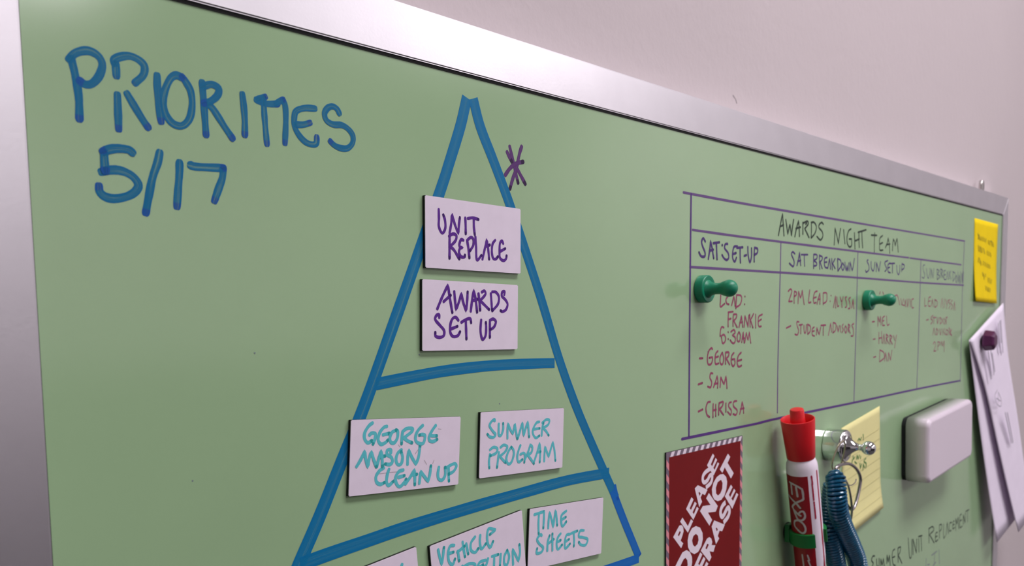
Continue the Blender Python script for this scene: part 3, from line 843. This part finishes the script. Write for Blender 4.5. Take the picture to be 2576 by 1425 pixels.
def sp(a, b, o=0.0):
    return tl_ + su * a + sv * b + Vector((0, -o, 0))


bm = bmesh.new()
slab(bm, [sp(0, 0), sp(sw, 0), sp(sw, sh), sp(0, sh)], SO - .0001)
bm_obj('magnet_sheet', bm, M['black_mag'], sign)
BW = 0.0026


def flat(name, polys, mt, parent, label=None):
    bm = bmesh.new()
    for q in polys:
        bm.faces.new([bm.verts.new(v) for v in q])
    o = bm_obj(name, bm, mt, parent)
    if label: o['label'] = label
    return o


flat('border_print', [[sp(0, 0, 3e-5), sp(sw, 0, 3e-5), sp(sw, sh, 3e-5), sp(0, sh, 3e-5)]], M['sign_grey'], sign, 'grey border')
flat('red_panel', [[sp(BW, BW, 6e-5), sp(sw - BW, BW, 6e-5), sp(sw - BW, sh - BW, 6e-5), sp(BW, sh - BW, 6e-5)]], M['sign_red'], sign, 'dark red panel')
tp = []
n = 13
pt = (sw - 0.003) / n
for i in range(n):
    a = 0.0035 + i * pt
    if a + pt * .5 + .0016 > sw: break
    tp.append([sp(a, BW, 9e-5), sp(a + pt * .5, BW, 9e-5), sp(a + pt * .5 + .0016, 0.0001, 9e-5), sp(a + .0016, 0.0001, 9e-5)])
flat('stripes', tp, M['sign_white'], sign, 'white slanted stripes')
sd_ = []
ps = 0.0070
for i in range(int(sh / ps)):
    b = 0.0035 + i * ps
    for x0_, x1_ in ((0.0001, BW), (sw - BW, sw - .0001)):
        sd_.append([sp(x0_, b, 9e-5), sp(x1_, b + .0026, 9e-5), sp(x1_, b + .0026 + ps * .5, 9e-5), sp(x0_, b + ps * .5, 9e-5)])
flat('stripes', sd_[0::2], M['sign_pink'], sign, 'pink slanted stripes')
flat('stripes', sd_[1::2], M['sign_pink'], sign, 'pink slanted stripes')
LT = SO + 0.00005
poly_print('lettering', sign, M['sign_white'], [
    ('Z', '410,865 470,750 530,640 570,630 603,668 612,750 590,835 555,935 605,985 565,1080', '500,825 537,745 558,768 520,850'),
    ('Z', '590,485 695,650 755,515 795,555 695,780 545,565', None),
    ('Z', '660,320 765,90 805,135 730,305 755,340 830,175 865,215 785,385 810,420 870,275 905,310 800,530', None),
    ('S', '420,662 450,630 545,675 520,727 494,715 477,752 492,793 464,847', '456,703 466,697 478,712 466,737'),
    ('S', '540,435 597,320 613,342 578,425 590,445 625,362 640,382 603,460 615,480 645,405 660,418 605,535', None)], LT, 'white printed word PLEASE')
poly_print('lettering', sign, M['sign_white'], [
    ('S', '665,475 745,320 768,352 742,412 802,512 775,565 714,455 691,510', None),
    ('S', '700,520 728,548 738,600 730,670 712,730 680,775 645,787 612,772 592,730 588,670 604,605 636,550 668,525', '678,576 693,608 690,662 672,710 648,732 629,712 627,655 645,600'),
    ('Z', '930,360 985,262 1135,242 1050,112 1102,8 1275,262 1235,370 1085,390 1165,530 1112,642', None),
    ('Z', '850,650 930,680 978,780 985,900 955,1040 895,1150 820,1195 740,1150 698,1060 690,930 715,800 775,692', '850,800 892,838 902,920 882,1000 832,1052 792,1012 776,930 800,845'),
    ('Z', '455,1425 500,1330 590,1160 670,1115 735,1155 775,1250 778,1350 765,1440 720,1560 600,1740 415,1500', '570,1380 615,1290 650,1268 683,1310 692,1400 660,1520 600,1600 530,1480')], LT, 'white printed words DO NOT')
poly_print('lettering', sign, M['sign_white'], [
    ('S', '715,740 775,625 791,650 755,725 768,748 805,665 820,685 780,762 795,786 830,705 847,722 788,862', None),
    ('Z', '1155,660 1205,540 1412,625 1358,752 1310,738 1275,842 1302,892 1240,1002', '1236,690 1256,680 1277,722 1252,750'),
    ('Z', '945,1128 1065,895 1110,865 1150,890 1168,960 1155,1020 1228,1022 1190,1152 1115,1137 1152,1255 1108,1340', '1035,1082 1070,990 1100,1008 1062,1102'),
    ('Z', '815,1430 935,1160 975,1200 895,1385 920,1410 1000,1245 1035,1290 960,1460 985,1490 1055,1340 1092,1380 960,1640', None)], LT, 'white printed word ERASE')
ink('lettering', sign, M['sign_white'], 'S', '572,468 530,498 503,535 498,580 515,603 545,580 565,540 585,530 590,560 575,610 528,655', 0.0024, LT, 'white printed letter S of PLEASE', butt=True)
ink('lettering', sign, M['sign_white'], 'Z', '1425,190 1370,250 1332,340 1332,430 1365,468 1405,410 1450,315 1485,300 1500,380 1465,480 1385,585', 0.0028, LT, 'white printed letter S of ERASE', butt=True)

# ------------------------------------------------------------------ red marker in a green magnetic clip
MO = 0.0135
ma, mb = at(2004, 1029, MO), at(2041, 1440, MO)
mdir = (mb - ma).normalized()
mb = ma + mdir * 0.121
mk = empty('dry_erase_marker', mb, 'red capped white dry erase marker standing beside the chrome hook', 'marker')
toc = (CAM - ma)
toc = (toc - mdir * toc.dot(mdir)).normalized()            # from the axis towards the camera
RB = 0.0092
bm = bmesh.new()
lathe(bm, [(a * .001, b * .001) for a, b in ((13.5, 0), (13.5, 4.5), (1.0, 4.05), (0.3, 3.7), (0.0, 3.0), (0, 0))][::-1], ma, mdir, 40)
bm_obj('cap_tip', bm, M['red_cap'], mk, True)
bm = bmesh.new()
lathe(bm, [(a * .001, b * .001) for a, b in ((13.5, 0), (13.5, 8.3), (6.6, 8.9), (6.1, 9.3), (6.2, 9.75), (6.8, 9.85), (20, 8.9), (30.2, 8.2), (30.6, 7.9), (30.6, 0))], ma, mdir, 56)
cap = bm_obj('cap', bm, M['red_cap'], mk, True)
bm = bmesh.new()
lathe(bm, [(a * .001, b * .001) for a, b in ((30.5, 0), (30.5, 7.7), (32.0, 8.2), (34.0, 8.9), (36.5, 9.2), (95, 9.2), (112, 8.2), (120, 7.0), (121, 6.0), (121, 0))], ma, mdir, 64)
bm_obj('barrel', bm, M['white_plastic'], mk, True)
mside = mdir.cross(toc)


class Cyl:
    """The marker's barrel unrolled: first coordinate along the arc, second along the axis."""
    def __init__(s, r): s.r = r

    def flat(s, px, py):
        d = ray(px, py)
        o = CAM - ma
        od, dd = o - mdir * o.dot(mdir), d - mdir * d.dot(mdir)
        A, B, C_ = dd.dot(dd), 2 * od.dot(dd), od.dot(od) - s.r ** 2
        disc = max(0.0, B * B - 4 * A * C_)
        t = (-B - math.sqrt(disc)) / (2 * A)
        p = o + d * t
        q = p - mdir * p.dot(mdir)
        return (math.atan2(q.dot(mside), q.dot(toc)) * s.r, p.dot(mdir))

    def solid(s, a, b, lift):
        th = a / s.r
        return ma + mdir * b + (toc * math.cos(th) + mside * math.sin(th)) * (s.r + lift)


CY_ = Cyl(RB)
sgn = 1 if CY_.flat(2040, 1250)[0] > 0 else -1


def patch(name, th0, th1, s0, s1, mt, lift, label=None, r=RB):
    bm = bmesh.new()
    n_ = 24
    g = [[bm.verts.new(ma + mdir * s + (toc * math.cos(t) + mside * math.sin(t)) * (r + lift)) for s in (s0, s1)]
         for t in [math.radians(th0 + (th1 - th0) * i / n_) * sgn for i in range(n_ + 1)]]
    for a, b in zip(g, g[1:]):
        bm.faces.new((a[0], a[1], b[1], b[0]))
    o = bm_obj(name, bm, mt, mk, True)
    if label: o['label'] = label
    return o


s_top = CY_.flat(2010, 1201)[1]
s_bot = CY_.flat(2020, 1358)[1]
patch('label_print', -125, 17, s_top, s_bot, M['label_red'], 0.00004, 'red label on the barrel')
patch('label_print', -125, 22, s_bot + .005, 0.110, M['label_red'], 0.00004, 'red label below the clip')
patch('label_print', 57, 66, s_top - .002, 0.110, M['label_line'], 0.00004, 'thin red line on the barrel')
ink('lettering', mk, M['label_white'], 'X', '150,475 290,555 425,635! 445,740 455,860! 430,875;185,530 195,640 205,745;290,590 310,700 325,800;'
    '135,765 220,880 300,960 385,1060;440,880 330,925 250,975 205,1035;225,1055 260,1150 300,1250 340,1320 420,1335 480,1290 490,1210 450,1140 400,1140 360,1170;260,1110 330,1190 395,1235', 0.0012, label='white lettering on the red label', surf=CY_)
ink('lettering', mk, M['label_white'], 'T2', '465,690 480,650 545,650 620,710 655,790 640,850 590,860 520,800 475,740 465,690', 0.00115, label='white round letter on the red label', surf=CY_)
ink('small_print', mk, M['label_line'], 'T', '753,1280 765,1360 772,1425', 0.0010, label='small red print on the barrel', surf=CY_)
ink('small_print', mk, M['label_line'], 'T2', '765,20 780,150 795,300;798,330 806,400;808,420 820,540 826,610', 0.0010, label='small red print on the barrel', surf=CY_)
ink('small_print', mk, M['label_white'], 'T2', '600,1230 625,1425;690,1240 720,1330;700,1330 740,1425', 0.0009, label='small white print below the clip', surf=CY_)

sc = CY_.flat(2029, 1362)[1]
clip = empty('marker_clip', ma + mdir * sc - Vector((0, 0, 0)), 'green plastic magnetic clip wrapped round the red marker', 'clip')
bm = bmesh.new()
hb = 0.0042
ri, ro = RB + .0001, RB + .0019
a0, a1 = math.radians(21) * sgn, math.radians(-285) * sgn
N_ = 60
rings = []
for i in range(N_ + 1):
    t = a0 + (a1 - a0) * i / N_
    d = toc * math.cos(t) + mside * math.sin(t)
    rings.append([bm.verts.new(ma + mdir * (sc + s) + d * r) for s, r in ((-hb, ri), (-hb, ro), (hb, ro), (hb, ri))])
for a, b in zip(rings, rings[1:]):
    for k in range(4):
        bm.faces.new((a[k], a[(k + 1) % 4], b[(k + 1) % 4], b[k]))
bm.faces.new(rings[0]); bm.faces.new(rings[-1][::-1])
bm_obj('band', bm, M['clip_green'], clip, True)
bm = bmesh.new()
cc = ma + mdir * sc
box(bm, cc.x - .0065, cc.x + .0065, -MO + RB * .98, -.0001 - .0012, cc.z - .0055, cc.z + .0055)
bevel(bm, .0006)
bm_obj('foot', bm, M['clip_green'], clip)
bm = bmesh.new()
lathe(bm, [(.0001, 0), (.0001, .0055), (.0013, .0055), (.0013, 0)], Vector((cc.x, 0, cc.z)), Vector((0, -1, 0)), 32)
bm_obj('magnet_disc', bm, M['black_mag'], clip)

# ------------------------------------------------------------------ chrome hook magnet
hp = at(2083, 1119, 0)
hook = empty('hook_magnet', hp, 'polished chrome push magnet holding the rings beside the red marker', 'magnet')
bm = bmesh.new()
prof = [(.05, 0), (.05, 10.2), (.5, 10.8), (11.2, 10.8), (12.0, 10.6), (12.5, 10.0), (12.6, 9.0)]
lathe(bm, [(a * .001, b * .001) for a, b in prof], hp, Vector((0, -1, 0)), 64)
bm_obj('base', bm, M['chrome'], hook, True)
bm = bmesh.new()
prof = [(12.5, 9.1), (12.9, 8.4), (13.4, 7.0), (14.0, 6.2), (15.0, 5.4), (16.2, 4.3), (17.6, 3.3), (19.2, 2.5), (20.6, 2.15), (21.8, 2.1), (22.8, 2.5)]
for k in range(1, 15):
    a = math.radians(145 - k * 145 / 14)
    prof.append((26.6 + 4.6 * math.cos(a), 4.6 * math.sin(a)))
prof[-1] = (31.2, 0)
lathe(bm, [(a * .001, b * .001) for a, b in prof], hp, Vector((0, -1, 0)), 56)
bm_obj('grip', bm, M['chrome'], hook, True)
HO = 0.018


def pts3(crop, text, off, n=8, closed=False, offs=None):
    st = parse(crop, text)[0]
    P = [at(x, y, (offs[i] if offs else off)) for i, (x, y) in enumerate(st)]
    return catmull(P, n, closed)


bm = bmesh.new()
tube(bm, pts3('T', '1300,680 1225,750 1165,870 1122,1000 1106,1110 1140,1190 1200,1180 1250,1090 1290,980 1320,850 1330,740', HO, 8, True,
              [.0190, .0175, .0165, .0160, .0155, .0150, .0155, .0165, .0180, .0190, .0195]), 0.00055, 8, True)
ring = bm_obj('split_ring', bm, M['bronze'], None, True)
tag(ring, 'thin nickel split ring hanging from the chrome push magnet', 'ring')
clasp = empty('key_clasp', at(2140, 1200, HO), 'gunmetal teardrop key clasp hanging below the chrome push magnet', 'clasp')
bm = bmesh.new()
st = parse('T', '1180,1130 1290,1075 1400,1075 1500,1135 1570,1235 1592,1340 1580,1440 1550,1600 1500,1760 1470,1860 1400,1900 1330,1820 1260,1600 1180,1350')[0] if False else None
P = pts3('T', '1170,1150 1280,1082 1400,1072 1500,1135 1568,1235 1592,1340 1578,1460 1545,1620 1500,1780 1440,1850 1370,1780 1290,1600 1200,1380', HO, 8, True)
tube(bm, P, 0.00105, 12, True)
bm_obj('loop', bm, M['gunmetal'], clasp, True)
bm = bmesh.new()
P = pts3('T2', '1330,-60 1385,60 1425,250 1445,450 1430,620 1390,740', HO + .002)
tube(bm, P, 0.0014, 12, False, flat=0.5)
bm_obj('gate', bm, M['gunmetal'], clasp, True)
bm = bmesh.new()
P = pts3('T2', '1380,40 1440,45 1500,0 1520,-60', HO + .001)
tube(bm, P, 0.00035, 8, False)
bm_obj('spring_wire', bm, M['gunmetal'], clasp, True)

# coiled key cord: two arms of one loop
coil = empty('coiled_cord', at(2100, 1425, HO), 'translucent blue coiled plastic key cord hanging from the clasp', 'cord')


def helix(name, pxs, offs, R, r, pitch):
    P = catmull([at(x, y, o) for (x, y), o in zip(pxs, offs)], 16)
    d = [0]
    for a, b in zip(P, P[1:]): d.append(d[-1] + (b - a).length)
    T = [(P[min(i + 1, len(P) - 1)] - P[max(i - 1, 0)]).normalized() for i in range(len(P))]
    nturn = d[-1] / pitch
    steps = int(nturn * 20)
    out = []
    j = 0
    u = Vector((0, -1, 0))
    for k in range(steps + 1):
        s = d[-1] * k / steps
        while j < len(d) - 2 and d[j + 1] < s: j += 1
        f = (s - d[j]) / max(1e-9, d[j + 1] - d[j])
        c = P[j].lerp(P[j + 1], f)
        t = T[j].lerp(T[j + 1], f).normalized()
        u = (u - t * u.dot(t)).normalized()
        w = t.cross(u)
        ph = 2 * math.pi * nturn * k / steps
        rr = R * min(1.0, 0.45 + s / 0.006)
        out.append(c + (u * math.cos(ph) + w * math.sin(ph)) * rr)
    bm = bmesh.new()
    tube(bm, out, r, 8, False)
    return bm_obj(name, bm, M['blue_coil'], coil, True)


helix('coil', [(2099, 1188), (2103, 1215), (2105, 1250), (2110, 1290), (2123, 1330), (2140, 1370), (2155, 1410), (2162, 1460), (2155, 1520)],
      [.021, .023, .024, .024, .024, .024, .024, .024, .024], 0.0052, 0.00105, 0.0021)
helix('coil', [(2096, 1212), (2091, 1250), (2088, 1290), (2087, 1330), (2093, 1370), (2102, 1410), (2112, 1460), (2130, 1520)],
      [.018, .0165, .016, .016, .016, .016, .016, .016], 0.0052, 0.00105, 0.0021)

# ------------------------------------------------------------------ paper notes
def sheet(name, rows, cols_fn, mt, parent, nu=12, nv=16, thick=0.00012):
    bm = bmesh.new()
    g = [[bm.verts.new(cols_fn(i / nu, j / nv)) for i in range(nu + 1)] for j in range(nv + 1)]
    for j in range(nv):
        for i in range(nu):
            bm.faces.new((g[j][i], g[j][i + 1], g[j + 1][i + 1], g[j + 1][i]))
    o = bm_obj(name, bm, mt, parent, True)
    md = o.modifiers.new('thickness', 'SOLIDIFY')
    md.thickness = thick
    return o


def bil(q, u, v):
    return (q[0].lerp(q[1], u)).lerp(q[3].lerp(q[2], u), v)


class Note:
    """A square note held at its top edge and curling off the glass further down."""
    def __init__(s, px, curl, start=0.3):
        s.q = [at(x, y, 0.0003 + o) for (x, y), o in zip(px, (0, 0, curl * .75, curl))]
        for q in s.q: q.y = -0.0003
        s.curl, s.start = curl, start

    def pt(s, u, v, lift=0.0):
        p = bil(s.q, u, v)
        k = max(0.0, (v - s.start) / (1 - s.start))
        return p + Vector((0, -s.curl * k ** 1.6 * (1.0 - 0.25 * u) - lift, 0))


yn = Note([(2452, 549), (2511, 565), (2508, 764), (2455, 758)], 0.0024, 0.45)
yroot = empty('sticky_note', yn.pt(.5, 0), 'bright yellow sticky note with faint writing in the top right corner of the board', 'sticky note')
sheet('note_paper', 0, lambda u, v: yn.pt(u, v), M['yellow'], yroot)


class NoteSurf:
    def __init__(s, note, crop_quad):
        s.n = note
        s.w = (note.q[1] - note.q[0]).length
        s.h = (note.q[3] - note.q[0]).length
        s.a, s.b, s.c, s.d = crop_quad

    def flat(s, px, py):
        # where on the flat sheet the pixel falls
        p = at(px, py, 0.0003)
        e1 = (s.n.q[1] - s.n.q[0]).normalized(); e2 = (s.n.q[3] - s.n.q[0]).normalized()
        d = p - s.n.q[0]
        v = d.dot(e2) / s.h
        k = max(0.0, (v - s.n.start) / (1 - s.n.start))
        p = at(px, py, 0.0003 + s.n.curl * k ** 1.6 * 0.9)
        d = p - s.n.q[0]
        return (d.dot(e1), d.dot(e2))

    def solid(s, a, b, lift):
        return s.n.pt(a / s.w, b / s.h, lift + 0.0001)


ys = NoteSurf(yn, (0, 0, 0, 0))
ink('handwriting', yroot, INK['note'], 'V', '120,290 150,380;140,310 125,370;165,330 170,380;190,330 195,390;215,335 220,390;245,345 240,400;285,370 290,420;310,370 305,430;335,380 345,440;360,390 365,450;325,370 340,380;'
    '125,470 130,560;150,480 150,560;165,490 170,570;190,500 185,570;210,505 225,580;265,530 270,590;290,540 295,600;315,550 325,610;'
    '130,660 120,730;145,670 150,740;165,710 165,770;205,700 200,760;230,710 235,770;260,720 265,780;285,730 290,790;305,740 315,790;'
    '190,880 200,930;210,890 215,980;240,890 235,940;280,940 285,1010;305,945 310,1020;335,960 330,1020;240,1080 245,1140;265,1085 275,1150;290,1090 290,1150;315,1100 310,1160', 0.0013, surf=ys)

pn = Note([(2117, 1078), (2213, 1022), (2223, 1278), (2133, 1350)], 0.003, 0.72)
proot = empty('sticky_note', pn.pt(.5, 0), 'pale yellow lined sticky note behind the chrome push magnet', 'sticky note')
sheet('note_paper', 0, lambda u, v: pn.pt(u, v), M['pale_yellow'], proot)
rule = []
for k in range(1, 9):
    v = 0.12 + k * 0.095
    for i in range(10):
        rule.append([pn.pt(i / 10, v, 2.5e-4), pn.pt((i + 1) / 10, v, 2.5e-4), pn.pt((i + 1) / 10, v + .005, 2.5e-4), pn.pt(i / 10, v + .005, 2.5e-4)])
flat('ruled_lines', rule, M['note_rule'], proot)
ps_ = NoteSurf(pn, (0, 0, 0, 0))
ink('handwriting', proot, INK['green'], 'T', '1550,690 1570,650! 1590,690! 1610,640;1640,590 1645,680;1460,1000 1450,1080;1470,940 1480,1000! 1500,960;1530,1000 1540,930! 1560,1000! 1580,930;1600,950 1600,990;'
    '1590,1070 1600,1160! 1620,1080;1640,1190 1650,1080! 1670,1150;1690,990 1660,1040 1700,1080 1690,1150;1500,1040 1530,1070', 0.0010, surf=ps_)

# ------------------------------------------------------------------ eraser
EO = 0.0205
e = [at(2336, 1063, EO), at(2446, 999, EO), at(2446, 1153, EO), at(2336, 1216, EO)]
ec = (e[0] + e[1] + e[2] + e[3]) / 4
eu = ((e[1] - e[0]).normalized() + (e[2] - e[3]).normalized()).normalized()
ev = Vector((eu.z, 0, -eu.x))
ew = ((e[1] - e[0]).dot(eu) + (e[2] - e[3]).dot(eu)) / 2
eh = ((e[3] - e[0]).dot(ev) + (e[2] - e[1]).dot(ev)) / 2
eraser = empty('board_eraser', (ec.x, 0, ec.z), 'white rounded plastic board eraser with black felt near the right edge', 'eraser')


def rbox(bm, w_, h_, y0, y1, r_, seg=6):
    bm_ = bmesh.new()
    bmesh.ops.create_cube(bm_, size=1.0)
    for v in bm_.verts:
        a, b, c = v.co
        v.co = ec + eu * a * w_ + ev * c * h_
        v.co.y = y0 if b < 0 else y1
    bmesh.ops.recalc_face_normals(bm_, faces=bm_.faces[:])
    post = [e_ for e_ in bm_.edges if abs(e_.verts[0].co.y - e_.verts[1].co.y) > 1e-4]
    bmesh.ops.bevel(bm_, geom=post, offset=0.0065, segments=8, affect='EDGES', profile=.5)
    yf = min(v.co.y for v in bm_.verts)
    if r_:
        rim = [e_ for e_ in bm_.edges if all(abs(v.co.y - yf) < 1e-6 for v in e_.verts)]
        bmesh.ops.bevel(bm_, geom=rim, offset=r_, segments=seg, affect='EDGES', profile=.5)
    return bm_


bm = rbox(None, ew, eh, -EO - .0005, -.0035, 0.0035)
o = bm_obj('shell', bm, M['eraser'], eraser, True)
o.modifiers.new('weighted', 'WEIGHTED_NORMAL').keep_sharp = False
bm = rbox(None, ew - .001, eh - .001, -.0040, -.0001, 0.0005, 2)
bm_obj('felt_pad', bm, M['felt'], eraser)

# ------------------------------------------------------------------ letters pinned at the right edge
def poly_sheet(name, pts, parent, mt, bulge=0.0):
    """Sheet through (px, py, off) outline points: left column and right column top to bottom."""
    L_, R_ = pts
    n = 14
    bm = bmesh.new()
    A = catmull([at(*p) for p in L_], 8)
    B = catmull([at(*p) for p in R_], 8)
    A = [A[int(i * (len(A) - 1) / 24)] for i in range(25)]
    B = [B[int(i * (len(B) - 1) / 24)] for i in range(25)]
    g = []
    for a, b in zip(A, B):
        g.append([bm.verts.new(a.lerp(b, k / n) + Vector((0, -bulge * math.sin(math.pi * k / n), 0))) for k in range(n + 1)])
    for r_, s_ in zip(g, g[1:]):
        for k in range(n):
            bm.faces.new((r_[k], r_[k + 1], s_[k + 1], s_[k]))
    o = bm_obj(name, bm, mt, parent, True)
    md = o.modifiers.new('thickness', 'SOLIDIFY')
    md.thickness = 0.00025
    return o


lt = empty('folded_letter', at(2480, 860, 0.005), 'folded white printed letter fanning out over the right end of the board', 'letter')
poly_sheet('back_sheet', ([(2438, 857, .0045), (2455, 1000, .0050), (2470, 1115, .0065), (2488, 1240, .009), (2508, 1366, .012)],
                          [(2523, 763, .0055), (2528, 900, .0070), (2538, 1050, .0090), (2548, 1190, .0110), (2560, 1300, .0135)]), lt, M['paper'])
poly_sheet('front_sheet', ([(2441, 857, .0058), (2463, 925, .0078), (2484, 1000, .0095), (2508, 1110, .0125), (2534, 1225, .016), (2562, 1340, .020)],
                           [(2524, 763, .0068), (2537, 900, .0110), (2560, 1050, .0145), (2580, 1190, .0180), (2600, 1290, .021)]), lt, M['paper'])
ink('print_lines', lt, INK['print'], 'W', '340,500 360,640 370,760;365,490 385,620 395,720;380,520 405,690', 0.0030, .0122, None)
ink('print_lines', lt, INK['print'], 'W', '440,220 450,340 460,500;465,190 475,330 485,500;455,200 468,400', 0.0030, .0112, None)
ink('print_lines', lt, INK['print'], 'W', '510,1110 540,1250 570,1400;530,1110 560,1260 585,1400', 0.0030, .0172, None)
ink('logo_print', lt, INK['print'], 'W', '430,880 405,940 430,1020 465,1040 470,980 440,900;420,960 465,990;440,900 440,1000', 0.0012, .0150, None)
mp_ = at(2473, 857, .008)
pm = empty('push_magnet', mp_, 'small purple faceted push magnet pinning the white letter', 'magnet')
bm = bmesh.new()
lathe(bm, [(0, 0), (0, .0092), (.0015, .0098), (.0085, .0088), (.0100, .0064), (.0100, 0)], mp_ + Vector((0, -.001, 0)), Vector((0, -1, 0)), 6)
bevel(bm, 0.0006, 2)
bm_obj('grip', bm, M['purple_plastic'], pm)
bm = bmesh.new()
lathe(bm, [(-.0015, 0), (-.0015, .0048), (0.0002, .0048), (0.0002, 0)], mp_ + Vector((0, -.001, 0)), Vector((0, -1, 0)), 24)
bm_obj('magnet_disc', bm, M['black_mag'], pm)
